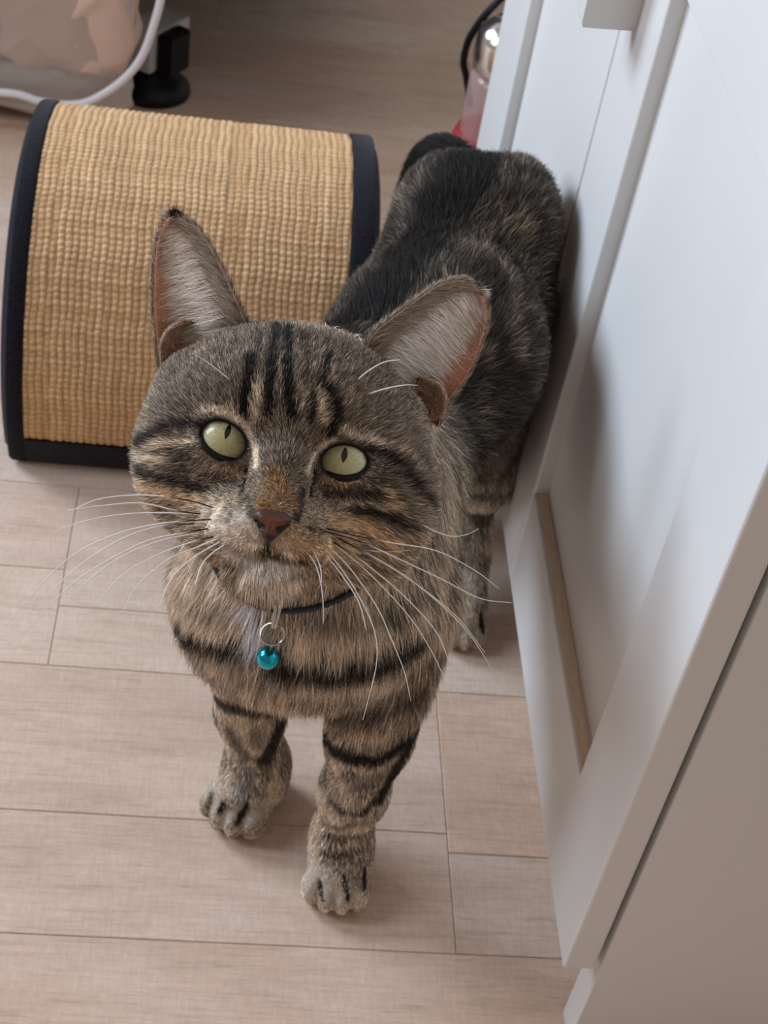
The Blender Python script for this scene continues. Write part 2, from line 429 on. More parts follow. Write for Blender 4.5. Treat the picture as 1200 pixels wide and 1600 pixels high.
# translucent storage bag with white piping, beige blanket inside
def bag_build(nt, b):
    b.inputs['Base Color'].default_value = (.74, .71, .69, 1)
    out = nt.nodes['Material Output']; tr = N(nt, 'ShaderNodeBsdfTransparent'); tr.inputs[0].default_value = (.95, .94, .93, 1)
    fr = N(nt, 'ShaderNodeLayerWeight', i_Blend=.35)
    f = vmath(nt, 'ADD', vmath(nt, 'MULTIPLY', fr.outputs['Facing'], .6), .26)
    mx = N(nt, 'ShaderNodeMixShader'); nt.links.new(f, mx.inputs[0]); nt.links.new(tr.outputs[0], mx.inputs[1]); nt.links.new(b.outputs[0], mx.inputs[2])
    nt.links.new(mx.outputs[0], out.inputs['Surface'])
M_bag = mat('clear_vinyl', rough=.22, spec=.6, build=bag_build)
M_pipe = mat('white_piping', (.86, .85, .90), .45)
M_blanket = mat('beige_blanket', (.72, .53, .43), .9)
M_linen = mat('grey_linen', (.52, .46, .41), .9)
M_cream = mat('cream_cloth', (.74, .68, .58), .9)
bag = empty('storage_bag', (-.30, 1.20, 0))
tag(bag, 'see-through storage bag with white piped edge, beige bedding folded inside', 'storage bag')
def bg_(o): o.parent = bag; o.location = -Vector(bag.location); return o
def superbox(c, s, n, e=.35, seed=0, amp=0.0):
    """soft box as a superellipsoid, with low wrinkles"""
    th = np.linspace(-np.pi / 2, np.pi / 2, n); ph = np.linspace(-np.pi, np.pi, 2 * n, endpoint=False)
    T, P = np.meshgrid(th, ph, indexing='ij')
    f = lambda w: np.sign(w) * np.abs(w) ** e
    X = f(np.cos(T)) * f(np.cos(P)); Y = f(np.cos(T)) * f(np.sin(P)); Z = f(np.sin(T))
    V = np.stack([X, Y, Z], -1) * np.array(s) 
    r = np.random.default_rng(seed); d = 0
    for i in range(7):
        k = r.normal(0, 1, 3) * (12 + 16 * i); w_ = V @ k + r.uniform(0, 6); d = d + (1 - 2 * np.abs(np.sin(w_ * .5 + np.sin(V @ k[::-1] * .6)))) / (1 + .45 * i)
    Nn = V / np.linalg.norm(V, axis=-1, keepdims=True)
    V = V + Nn * (d * amp)[..., None] + np.array(c)
    m = 2 * n; idx = np.arange(n * m).reshape(n, m); idn = np.roll(idx, -1, 1)
    F = np.stack([idx[:-1], idn[:-1], idn[1:], idx[1:]], -1).reshape(-1, 4)
    return V.reshape(-1, 3), F
V, F = superbox((-.313, 1.211, .180), (.222, .034, .163), 110, .30, 3, .0034)
V[:, 2] = np.maximum(V[:, 2], .012)
bg_(mesh_np('vinyl_cover', V, F, M_bag))
for nm, c, s, m_, sd in (('folded_blanket', (-.150, 1.203, .095), (.062, .027, .050), M_blanket, 5), ('folded_sheet', (-.30, 1.207, .075), (.10, .024, .065), M_linen, 6), ('folded_towel', (-.20, 1.209, .034), (.115, .022, .024), M_linen, 7), ('pillow_case', (-.24, 1.206, .185), (.14, .027, .050), M_cream, 8)):
    V, F = superbox(c, s, 60, .5, sd, .0060); V[:, 2] = np.maximum(V[:, 2], .008); bg_(mesh_np(nm, V, F, m_))
pp = [(-.50, 1.205, .03), (-.42, 1.203, .010), (-.30, 1.202, .009), (-.203, 1.203, .021), (-.170, 1.203, .017), (-.149, 1.203, .0165), (-.128, 1.203, .022), (-.103, 1.206, .040), (-.086, 1.209, .062), (-.0765, 1.212, .090), (-.070, 1.214, .125), (-.066, 1.216, .20), (-.075, 1.220, .30), (-.14, 1.222, .335), (-.45, 1.222, .335), (-.52, 1.215, .30), (-.525, 1.210, .08)]
pp = [(x * .973, y - .033, z + .0165) for x, y, z in pp]
V, F = tube_np(spline(pp + [pp[0]], 160)[:-1], .0034, 10, True)
V[:, 2] = np.maximum(V[:, 2], .001)
bg_(mesh_np('piping', V, F, M_pipe))

# red and clear canister behind the cabinet with a black cord
M_red = mat('red_plastic', (.42, .045, .05), .35)
def clr(nt, b):
    b.inputs['Base Color'].default_value = (.62, .42, .40, 1)
    out = nt.nodes['Material Output']; tr = N(nt, 'ShaderNodeBsdfTransparent')
    mx = N(nt, 'ShaderNodeMixShader', i_0=.45); nt.links.new(tr.outputs[0], mx.inputs[1]); nt.links.new(b.outputs[0], mx.inputs[2])
    nt.links.new(mx.outputs[0], out.inputs['Surface'])
M_clear = mat('smoky_clear_plastic', rough=.1, build=clr)
M_chrome = mat('bright_chrome', (.85, .85, .88), .15, 1.0)
can = empty('canister', (.201, 1.065, 0))
tag(can, 'red and clear canister half hidden past the far end of white cabinet', 'canister')
def cn(o): o.parent = can; o.location = -Vector(can.location); return o
cc = (.201, 1.065, 0)
cn(lathe('red_base', [(0, .0005), (.031, .0005), (.034, .004), (.034, .098), (.031, .106), (0, .106)], cc, M_red))
cn(lathe('clear_bowl', [(.0285, .1062), (.0285, .150), (.024, .156), (0, .156)], cc, M_clear))
cn(lathe('chrome_band', [(.0245, .1565), (.0275, .158), (.0290, .166), (.0290, .180), (.0275, .188), (.018, .196), (0, .198)], cc, M_chrome))
cord_p = spline([(.186, 1.118, .10), (.178, 1.112, .125), (.1725, 1.108, .140), (.172, 1.105, .155), (.174, 1.103, .166), (.182, 1.102, .184), (.197, 1.102, .205), (.215, 1.10, .225), (.26, 1.09, .24), (.34, 1.06, .20), (.42, 1.03, .01)], 90)
V, F = tube_np(cord_p, .0030, 8)
tag(mesh_np('power_cord', V, F, M_black), 'black cord curving past the far edge of white cabinet', 'cord')

# ================================================================== the cat
rng = np.random.default_rng(11)
def unit(v): v = np.asarray(v, float); return v / np.linalg.norm(v, axis=-1, keepdims=True)
def at(px, py, Y):
    d = ray(px, py); return CAM + d * (Y / d[1])
def atz(px, py, z):
    d = ray(px, py); return CAM + d * ((z - H) / d[2])
# head frame: right, up, forward (mm), origin between the eyes
HO = CAM + ray(444.5, 703) * 0.53
HF = unit(CAM - HO)
HR = RIGHT * .985 + DOWN * .173; HR = unit(HR - HF * (HR @ HF)); HU = np.cross(HF, HR)
HM = np.stack([HR, HU, HF], 1)                     # columns
def hw_(q): return HO + (np.asarray(q, float) * 1e-3) @ HM.T
def hl_(p): return (np.asarray(p) - HO) @ HM * 1e3
def hpx(px, py, w):
    """head-frame point seen at a pixel on the plane w mm before the eyes"""
    d = ray(px, py); t = ((HO - CAM) @ HF + w * 1e-3) / (d @ HF)
    return hl_(CAM + d * t)

# ---------------- implicit body -> one continuous mesh (surface nets)
class Field:
    def __init__(s, lo, hi, h):
        s.lo = np.array(lo, float); s.h = h
        s.n = np.ceil((np.array(hi) - s.lo) / h).astype(int) + 1
        s.D = np.full(s.n, .05, np.float32)
    def win(s, lo, hi):
        a = np.clip(np.floor((np.array(lo) - s.lo) / s.h).astype(int), 0, s.n); b = np.clip(np.ceil((np.array(hi) - s.lo) / s.h).astype(int) + 1, 0, s.n)
        ax = [s.lo[i] + s.h * np.arange(a[i], b[i]) for i in range(3)]
        return tuple(slice(a[i], b[i]) for i in range(3)), np.stack(np.meshgrid(*ax, indexing='ij'), -1)
    def add(s, fn, lo, hi, k, sub=False):
        m = k + .004
        w, P = s.win(np.array(lo) - m, np.array(hi) + m)
        if P.size == 0: return
        d = fn(P).astype(np.float32); o = s.D[w]
        if sub: d = -d; o = -o
        hh = np.maximum(k - np.abs(o - d), 0) / k
        r = np.minimum(o, d) - hh * hh * k * .25 if not sub else np.minimum(o, d)- hh * hh * k * .25
        if sub: r = -(np.minimum(o, -(-d)) )if False else -(np.minimum(o, d) - hh * hh * k * .25)
        s.D[w] = r
    def ell(s, c, r, k=.008, M=None, sub=False):
        c = np.asarray(c, float); r = np.asarray(r, float); M = np.eye(3) if M is None else M
        def fn(P):
            q = (P - c) @ M; k0 = np.linalg.norm(q / r, axis=-1); k1 = np.linalg.norm(q / r ** 2, axis=-1) + 1e-9
            return k0 * (k0 - 1) / k1
        e = np.sqrt(((M * r) ** 2).sum(1))
        if sub: return s.subf(fn, c - e, c + e, k)
        s.add(fn, c - e, c + e, k)
    def subf(s, fn, lo, hi, k):
        m = k + .003
        w, P = s.win(np.array(lo) - m, np.array(hi) + m)
        d = -fn(P).astype(np.float32); o = s.D[w]
        hh = np.maximum(k - np.abs(o - d), 0) / k
        s.D[w] = np.maximum(o, d) + hh * hh * k * .25
    def cone(s, pts, rad, k=.008):
        pts = np.asarray(pts, float)
        for a, b, ra, rb in zip(pts, pts[1:], rad, rad[1:]):
            def fn(P, a=a, b=b, ra=ra, rb=rb):
                t = np.clip(((P - a) @ (b - a)) / ((b - a) @ (b - a)), 0, 1)
                return np.linalg.norm(P - a - t[..., None] * (b - a), axis=-1) - (ra + (rb - ra) * t)
            R = max(ra, rb); s.add(fn, np.minimum(a, b) - R, np.maximum(a, b) + R, k)
    def tri(s, P):
        g = np.clip((P - s.lo) / s.h, 0, np.array(s.n) - 1.001); i = g.astype(int); f = g - i
        D = s.D; x, y, z = i[:, 0], i[:, 1], i[:, 2]; fx, fy, fz = f[:, 0], f[:, 1], f[:, 2]
        c00 = D[x, y, z] * (1 - fx) + D[x + 1, y, z] * fx; c10 = D[x, y + 1, z] * (1 - fx) + D[x + 1, y + 1, z] * fx
        c01 = D[x, y, z + 1] * (1 - fx) + D[x + 1, y, z + 1] * fx; c11 = D[x, y + 1, z + 1] * (1 - fx) + D[x + 1, y + 1, z + 1] * fx
        return (c00 * (1 - fy) + c10 * fy) * (1 - fz) + (c01 * (1 - fy) + c11 * fy) * fz
    def grad(s, P, e=None):
        e = e or s.h
        G = np.stack([s.tri(P + np.eye(3)[i] * e) - s.tri(P - np.eye(3)[i] * e) for i in range(3)], -1)
        return G / (np.linalg.norm(G, axis=1)[:, None] + 1e-9)
    def mesh(s):
        I = s.D < 0; D = s.D; n = s.n
        cs = sum(I[dx:n[0] - 1 + dx, dy:n[1] - 1 + dy, dz:n[2] - 1 + dz].astype(np.int8) for dx in (0, 1) for dy in (0, 1) for dz in (0, 1))
        cells = np.argwhere((cs > 0) & (cs < 8)); cid = -np.ones(np.array(n) - 1, np.int64); cid[tuple(cells.T)] = np.arange(len(cells))
        acc = np.zeros((len(cells), 3)); cnt = np.zeros(len(cells))
        corners = [(dx, dy, dz) for dx in (0, 1) for dy in (0, 1) for dz in (0, 1)]
        for a in corners:
            for b in corners:
                if sum(np.array(b) - a) == 1 and min(np.array(b) - a) == 0:
                    va = D[tuple((cells + a).T)]; vb = D[tuple((cells + b).T)]
                    m = (va < 0) != (vb < 0); t = np.where(m, va / (va - vb + 1e-12), 0)
                    acc[m] += (np.array(a) + t[:, None] * (np.array(b) - a))[m]; cnt[m] += 1
        V = s.lo + s.h * (cells + acc / cnt[:, None])
        Q = []
        for ax in range(3):
            sl0 = [slice(1, -1)] * 3; sl1 = [slice(1, -1)] * 3; sl0[ax] = slice(0, -1); sl1[ax] = slice(1, None)
            A, B = I[tuple(sl0)], I[tuple(sl1)]
            for flip, m in ((False, A & ~B), (True, ~A & B)):
                e = np.argwhere(m); o = np.ones(3, int); o[ax] = 0; e = e + o
                u, v = [(1, 2), (2, 0), (0, 1)][ax]
                q = []
                for du, dv in ((-1, -1), (0, -1), (0, 0), (-1, 0)):
                    c = e.copy(); c[:, u] += du; c[:, v] += dv; q.append(cid[tuple(c.T)])
                q = np.stack(q, 1); Q.append(q[:, ::-1] if flip else q)
        Q = np.vstack(Q); Q = Q[(Q >= 0).all(1)]
        for _ in range(2):
            V = V - s.grad(V) * s.tri(V)[:, None] * .8
        return V, Q

fd = Field((-.06, .36, -.004), (.20, .84, .385), .0015)
def he(c, r, k=.008): fd.ell(hw_(c), np.array(r) * 1e-3, k, HM)
# torso
fd.cone([(.054, .505, .203), (.121, .640, .216)], [.050, .046], .03)
fd.ell((.126, .672, .236), (.0425, .050, .050), .02)
fd.ell((.064, .520, .224), (.044, .052, .050), .02)
fd.ell((.107, .592, .234), (.048, .055, .045), .02)
fd.ell((.148, .674, .262), (.017, .034, .024), .014); fd.ell((.110, .682, .252), (.018, .03, .024), .014)
fd.ell((.047, .462, .191), (.053, .040, .049), .02)
fd.ell((.045, .468, .165), (.042, .032, .030), .02)
# hips and thighs
fd.ell((.145, .655, .165), (.0235, .045, .060), .02); fd.ell((.094, .672, .165), (.024, .045, .060), .02)
# neck
fd.cone([(.050, .492, .225), (.036, .455, .275)], [.047, .043], .02)
# ---- legs
def leg_(pts, rad, k=.012): fd.cone(pts, rad, k)
def paw(c, d, sc=1.0):
    d = unit(np.array([d[0], d[1], 0.0])); sd = np.array([-d[1], d[0], 0]); M = np.stack([sd, d, [0, 0, 1]], 1)
    c = np.array([c[0], c[1], 0.0])
    fd.ell(c + d * -.002 * sc + [0, 0, .0145 * sc], np.array([.0145, .018, .0125]) * sc, .006, M)
    for i in (-1.5, -.5, .5, 1.5):
        t = c + d * (.0125 - .0022 * abs(i) ** 1.5) * sc + sd * i * .0071 * sc + np.array([0, 0, .0088 * sc])
        fd.ell(t, np.array([.0051, .0092, .0086]) * sc, .0022, M)
PR = atz(529, 1358, .012); PL = atz(385, 1240, .012); HPR = atz(722, 964, .012)
paw(PR, (-.12, -1), 1.10); paw(PL, (-.50, -.87), 1.2)
leg_([(.086, .480, .175), at(578, 1145, .462), at(553, 1235, .456), at(534, 1300, .452), (PR[0] + .001, PR[1] + .010, .022)], [.027, .0185, .0142, .0115, .0115])
leg_([(.016, .492, .165), at(392, 1110, .494), at(402, 1180, .495), at(408, 1232, .497), (PL[0] + .007, PL[1] + .011, .020)], [.024, .0148, .0122, .0094, .0098])
paw(HPR, (-.15, -1)); HPL = np.array([.088, .668, 0]); paw(HPL, (-.1, -1))
leg_([(.150, .665, .150), (.158, .660, .095), (.163, .690, .062), (HPR[0] + .002, HPR[1] + .012, .018)], [.026, .018, .0125, .012])
leg_([(.094, .685, .150), (.092, .690, .095), (.094, .715, .062), (HPL[0], HPL[1] + .012, .018)], [.026, .018, .0125, .012])
# tail: runs back from the rump, then hangs
TAIL = spline([(.130, .695, .245), (.120, .730, .252), (.112, .752, .243), (.108, .768, .210), (.108, .775, .165), (.109, .777, .125), (.112, .774, .090)], 24)
fd.cone(TAIL, np.linspace(.0125, .008, 24), .006)
# ---- head
he((0, 12, -38), (46, 35, 42), .010)
he((-28, -7, -36), (25, 28, 28), .014); he((32, -13, -36), (26.5, 28, 28), .014)
he((0, -28, -22), (31, 17, 34), .012)
he((0, 12, -12), (24, 17, 15), .012)
for s_ in (-1, 1): he((s_ * 41, 16, -56), (10, 14, 12), .010); he((s_ * 39.5, 17, -40), (9.5, 10, 12), .010)
he((0, -26, 3), (17, 13, 20), .008)
for s_ in (-1, 1): he((s_ * 9.5, -31, 11), (12, 9.5, 12), .004)
fd.cone(hw_([(0, 8, -5), (0, -8, 6.5), (0, -19, 16)]), [.0090, .0082, .0078], .007)
he((0, -24, 19.5), (8.0, 6.5, 8), .004)
he((0, -43, 7), (13.5, 7, 12), .005)
EYES = [np.array(hpx(350, 687, -2.0)), np.array(hpx(538, 720.5, -2.0))]
EYE_R = 10.6
EYE_AX = [(8.6, 6.25, math.radians(-20)), (8.4, 6.0, math.radians(7))]        # half width, half height, tilt
for e in EYES:
    c = e + [0, 0, 2.0 - EYE_R]
    he(c, (12.1, 11.7, 11.9), .005)
def eye_q(i, q):
    """almond-normalised distance from eye i in the frontal plane"""
    a, b, t = EYE_AX[i]; d = q[..., :2] - EYES[i][:2]
    x = d[..., 0] * math.cos(t) + d[..., 1] * math.sin(t); y = -d[..., 0] * math.sin(t) + d[..., 1] * math.cos(t)
    return np.sqrt((x / a) ** 2 + (y / b) ** 2)
for i, e in enumerate(EYES):
    def fn(P, i=i, e=e):
        q = hl_(P); k = eye_q(i, q)
        return np.maximum((k - 1) * 7.5e-3, -(q[..., 2] - (e[2] - 13)) * 1e-3)
    c = hw_(e); fd.subf(fn, c - .014, c + .014, .0006)
# weight on the floor, flank pressed flat against the door
fd.D = np.maximum(fd.D, (.0004 - (fd.lo[2] + fd.h * np.arange(fd.n[2])))[None, None, :].astype(np.float32))
fd.D = np.maximum(fd.D, ((fd.lo[0] + fd.h * np.arange(fd.n[0])) - .1735)[:, None, None].astype(np.float32))
V_cat, Q_cat = fd.mesh()

# ---------------- ears: curved sheets with thickness, joined into the same mesh
def sheet(I, E, ns, nt_, depth, th, back):
    I = spline(I, ns); E = spline(E, ns)
    t = np.linspace(0, 1, nt_); P = I[:, None] * (1 - t)[None, :, None] + E[:, None] * t[None, :, None]
    dd = depth(np.linspace(0, 1, ns))[:, None] * (np.sin(np.pi * t) ** .8)[None]
    P = P + dd[..., None] * np.array(back)
    du = np.gradient(P, axis=0); dv = np.gradient(P, axis=1); n = unit(np.cross(du, dv) + 1e-9)
    if n[..., 2].mean() < 0: n = -n
    prof = np.minimum(1, np.minimum(t, 1 - t)[None] * 8 + .25) * np.minimum(1, (1 - np.linspace(0, 1, ns))[:, None] * 10 + .3)
    B = P - n * th * prof[..., None]
    idx = np.arange(ns * nt_).reshape(ns, nt_)
    F = np.stack([idx[:-1, :-1], idx[1:, :-1], idx[1:, 1:], idx[:-1, 1:]], -1).reshape(-1, 4)
    nf = np.cross(P.reshape(-1, 3)[F[:, 1]] - P.reshape(-1, 3)[F[:, 0]], P.reshape(-1, 3)[F[:, 3]] - P.reshape(-1, 3)[F[:, 0]])
    if nf[:, 2].mean() < 0: F = F[:, ::-1]
    off = ns * nt_
    G = (F + off)[:, ::-1]
    S = []
    for L in (idx[:, 0], idx[:, -1], idx[-1, :]):
        for a, b in zip(L, L[1:]): S.append((a, b, b + off, a + off))
    return P, B, n, np.vstack([P.reshape(-1, 3), B.reshape(-1, 3)]), np.vstack([F, G, np.array(S)]), F
def HP(L): return np.array([hpx(*p) for p in L])
EARS = []
earL_I = HP([(398, 545, -36), (378, 492, -30), (350, 430, -31), (322, 378, -34), (300, 352, -37), (276, 338, -40)])
earL_E = HP([(256, 600, -52), (248, 545, -50), (242, 480, -48), (243, 415, -46), (250, 368, -43), (266, 341, -40)])
earR_I = HP([(560, 575, -36), (583, 524, -30), (630, 485, -30), (682, 449, -33), (718, 439, -36), (738, 445, -40)])
earR_E = HP([(684, 668, -52), (698, 628, -50), (728, 588, -48), (750, 535, -46), (759, 492, -43), (753, 464, -40)])
for I, E, bk in ((earL_I, earL_E, (-.15, .05, -1)), (earR_I, earR_E, (.15, .05, -1))):
    EARS.append(sheet(I, E, 36, 22, lambda s: 17 * (1 - s) ** .9 + 1.0, 1.9, bk))
LOBES = [sheet(HP([(300, 582, -48), (302, 548, -54), (302, 522, -54), (298, 502, -48)]), HP([(252, 578, -48), (249, 542, -44), (259, 518, -43), (282, 500, -45)]), 20, 14, lambda s: 4.5 + 0 * s, 1.7, (0, 0, -1)),
         sheet(HP([(650, 664, -48), (650, 632, -54), (650, 605, -54), (655, 592, -48)]), HP([(691, 656, -48), (698, 626, -44), (690, 602, -43), (669, 590, -45)]), 20, 14, lambda s: 4.5 + 0 * s, 1.7, (0, 0, -1))]
allV = [V_cat]; allQ = [Q_cat]; off = len(V_cat)
for S in EARS + LOBES:
    allV.append(hw_(S[3])); allQ.append(S[4] + off); off += len(S[3])
VV = np.vstack(allV); QQ = np.vstack(allQ)

# ---------------- coat pattern
class Noise:
    def __init__(s, seed): s.g = np.random.default_rng(seed).random((32, 32, 32)).astype(np.float32)
    def __call__(s, P, scale):
        x = P * scale; i = np.floor(x).astype(int); f = x - i; f = f * f * (3 - 2 * f); r = 0
        for dx in (0, 1):
            for dy in (0, 1):
                for dz in (0, 1):
                    w = (f[:, 0] if dx else 1 - f[:, 0]) * (f[:, 1] if dy else 1 - f[:, 1]) * (f[:, 2] if dz else 1 - f[:, 2])
                    r = r + w * s.g[(i[:, 0] + dx) % 32, (i[:, 1] + dy) % 32, (i[:, 2] + dz) % 32]
        return r
NZ = [Noise(k) for k in range(5)]
def ss(a, b, x): t = np.clip((x - a) / (b - a), 0, 1); return t * t * (3 - 2 * t)
def cast(px, py):
    """first point of the coat surface seen at a pixel"""
    d = ray(px, py); t = .38
    for _ in range(400):
        v = fd.tri((CAM + d * t)[None])[0]
        if v < .0004: return CAM + d * t
        t += min(max(v * .7, .0004), .01)
        if t > 1.1: return None
    return None
# (polyline in photo pixels, width px, darkness, softness)  - measured on the photograph, laid onto the 3D coat
DARK = [
 ([(392, 560), (388, 603), (380, 640), (381, 662)], 15, 1), ([(436, 500), (428, 545), (423, 590), (420, 648)], 13, 1),
 ([(452, 505), (448, 545), (449, 600), (456, 655)], 14, 1), ([(512, 560), (503, 590), (490, 622), (484, 662)], 12, 1),
 ([(506, 600), (520, 625), (526, 655), (515, 680)], 14, 1), ([(470, 520), (478, 560), (474, 600)], 10, .7), ([(425, 490), (460, 497), (500, 508), (540, 525)], 26, .85),
 ([(400, 500), (450, 492), (500, 500), (560, 520)], 18, .8), ([(408, 520), (402, 550), (404, 585)], 9, .6), ([(535, 540), (528, 575), (534, 600)], 9, .5),
 ([(314, 663), (290, 662), (262, 670), (236, 688), (200, 703)], 13, .95), ([(203, 735), (230, 736), (262, 746), (300, 758), (325, 766)], 12, .9),
 ([(300, 705), (285, 735), (310, 752), (335, 752)], 10, .55), ([(325, 742), (350, 752), (378, 756)], 14, .6), ([(255, 705), (265, 725), (282, 742)], 9, .6),
 ([(576, 702), (600, 708), (622, 728), (640, 757), (668, 790)], 14, .95), ([(548, 797), (575, 798), (605, 806), (640, 822)], 13, .9),
 ([(512, 772), (545, 768), (585, 772)], 15, .7), ([(590, 735), (612, 765), (630, 795)], 8, .5), ([(560, 752), (590, 742), (600, 725)], 8, .5),
 ([(386, 735), (382, 752), (377, 770)], 11, 1), ([(492, 738), (488, 752), (485, 772)], 13, 1), ([(474, 770), (468, 788), (463, 808)], 17, .9), ([(382, 775), (389, 792), (394, 808)], 9, .7),
 ([(418, 846), (417, 868)], 9, 1), ([(417, 866), (440, 874), (465, 879), (500, 880)], 8, .9), ([(417, 866), (395, 865), (370, 860), (345, 852)], 7, .75),
 ([(486, 843), (487, 844)], 10, .9), ([(497, 846), (498, 846)], 10, .9), ([(509, 845), (510, 846)], 10, .9), ([(521, 843), (522, 843)], 9, .8), ([(476, 862), (478, 863)], 9, .8), ([(491, 862), (492, 863)], 9, .8), ([(504, 862), (505, 862)], 9, .6),
 ([(484, 826), (488, 828)], 11, .8), ([(500, 828), (503, 830)], 11, .8), ([(342, 806), (346, 808)], 9, .9), ([(354, 812), (357, 814)], 9, .8), ([(346, 795), (349, 797)], 10, .9), ([(354, 825), (358, 827)], 8, .8), ([(332, 795), (335, 797)], 9, .8), ([(360, 800), (363, 804)], 9, .6), ([(338, 820), (340, 821)], 8, .6),
 # chest
 ([(246, 908), (268, 945), (305, 974), (350, 990), (395, 997)], 32, 1), ([(246, 870), (256, 905), (275, 935)], 22, .7), ([(300, 915), (330, 940), (365, 948)], 12, .45),
 ([(440, 1022), (480, 1030), (540, 1029), (590, 1017), (645, 985)], 33, 1), ([(480, 950), (540, 960), (600, 950), (660, 915)], 22, .55),  # the fainter stroke is shade under the collar, painted into the coat
 ([(505, 1112), (560, 1115), (610, 1095), (655, 1060)], 13, .7), ([(510, 1075), (570, 1075), (625, 1050), (660, 1020)], 13, .45), ([(400, 1060), (440, 1075), (480, 1078)], 10, .3), ([(280, 1010), (315, 1040), (350, 1055)], 10, .35),
 # image-right foreleg
 ([(506, 1150), (525, 1172), (560, 1184), (600, 1180), (650, 1130)], 24, 1), ([(645, 1140), (632, 1180), (612, 1215), (598, 1240)], 26, 1),
 ([(518, 1250), (540, 1268), (568, 1266), (596, 1238)], 11, .9), ([(550, 1215), (575, 1222), (595, 1210)], 34, .55),
 ([(505, 1285), (530, 1292), (555, 1284)], 7, .7), ([(510, 1305), (535, 1311), (565, 1305)], 9, .75), ([(505, 1332), (535, 1336), (566, 1328)], 9, .8), ([(500, 1346), (535, 1350), (572, 1344)], 5, .6), ([(497, 1270), (500, 1285)], 5, .6),
 ([(499, 1376), (503, 1406)], 7, 1), ([(537, 1368), (545, 1405)], 7, 1), ([(571, 1358), (569, 1388)], 8, 1),  # shaded creases between the toes, painted into the coat
 # image-left foreleg
 ([(332, 1088), (360, 1103), (400, 1110), (440, 1110)], 24, .9), ([(440, 1120), (428, 1160), (415, 1185)], 26, .95), ([(358, 1140), (370, 1165), (385, 1180)], 20, .65), ([(400, 1140), (405, 1165)], 20, .4),
 ([(378, 1188), (398, 1205)], 6, .6), ([(366, 1205), (395, 1235)], 6, .7), ([(362, 1222), (388, 1246)], 5, .6), ([(412, 1215), (436, 1205)], 6, .5), ([(405, 1245), (432, 1238)], 6, .5),
 ([(348, 1254), (342, 1270)], 9, 1), ([(386, 1256), (372, 1286)], 10, 1), ([(330, 1240), (326, 1260)], 6, .7), ([(345, 1298), (352, 1302)], 8, .8),  # includes toe creases painted dark
 # back
 ([(745, 245), (710, 300), (672, 350), (640, 400), (600, 450), (560, 490)], 78, .97), ([(700, 228), (740, 232), (790, 240), (840, 250)], 26, .85), ([(860, 420), (868, 520), (858, 620), (840, 700)], 30, .6),
 ([(780, 380), (810, 420), (830, 470)], 22, .8), ([(735, 470), (770, 500), (780, 560), (765, 620)], 22, .75), ([(800, 300), (840, 340), (860, 390)], 20, .6), ([(815, 520), (825, 580), (815, 640)], 18, .7), ([(720, 650), (745, 690), (750, 740)], 18, .6), ([(780, 680), (790, 730), (775, 790)], 16, .6), ([(700, 400), (735, 415), (770, 440)], 18, .6), ([(840, 440), (850, 500)], 14, .6), ([(730, 560), (735, 600)], 12, .6), ([(690, 700), (700, 760), (695, 830)], 20, .6), ([(690, 880), (700, 900), (735, 900)], 14, .6),
 ([(752, 962), (755, 985)], 9, 1), ([(718, 978), (722, 996)], 6, .8),
]
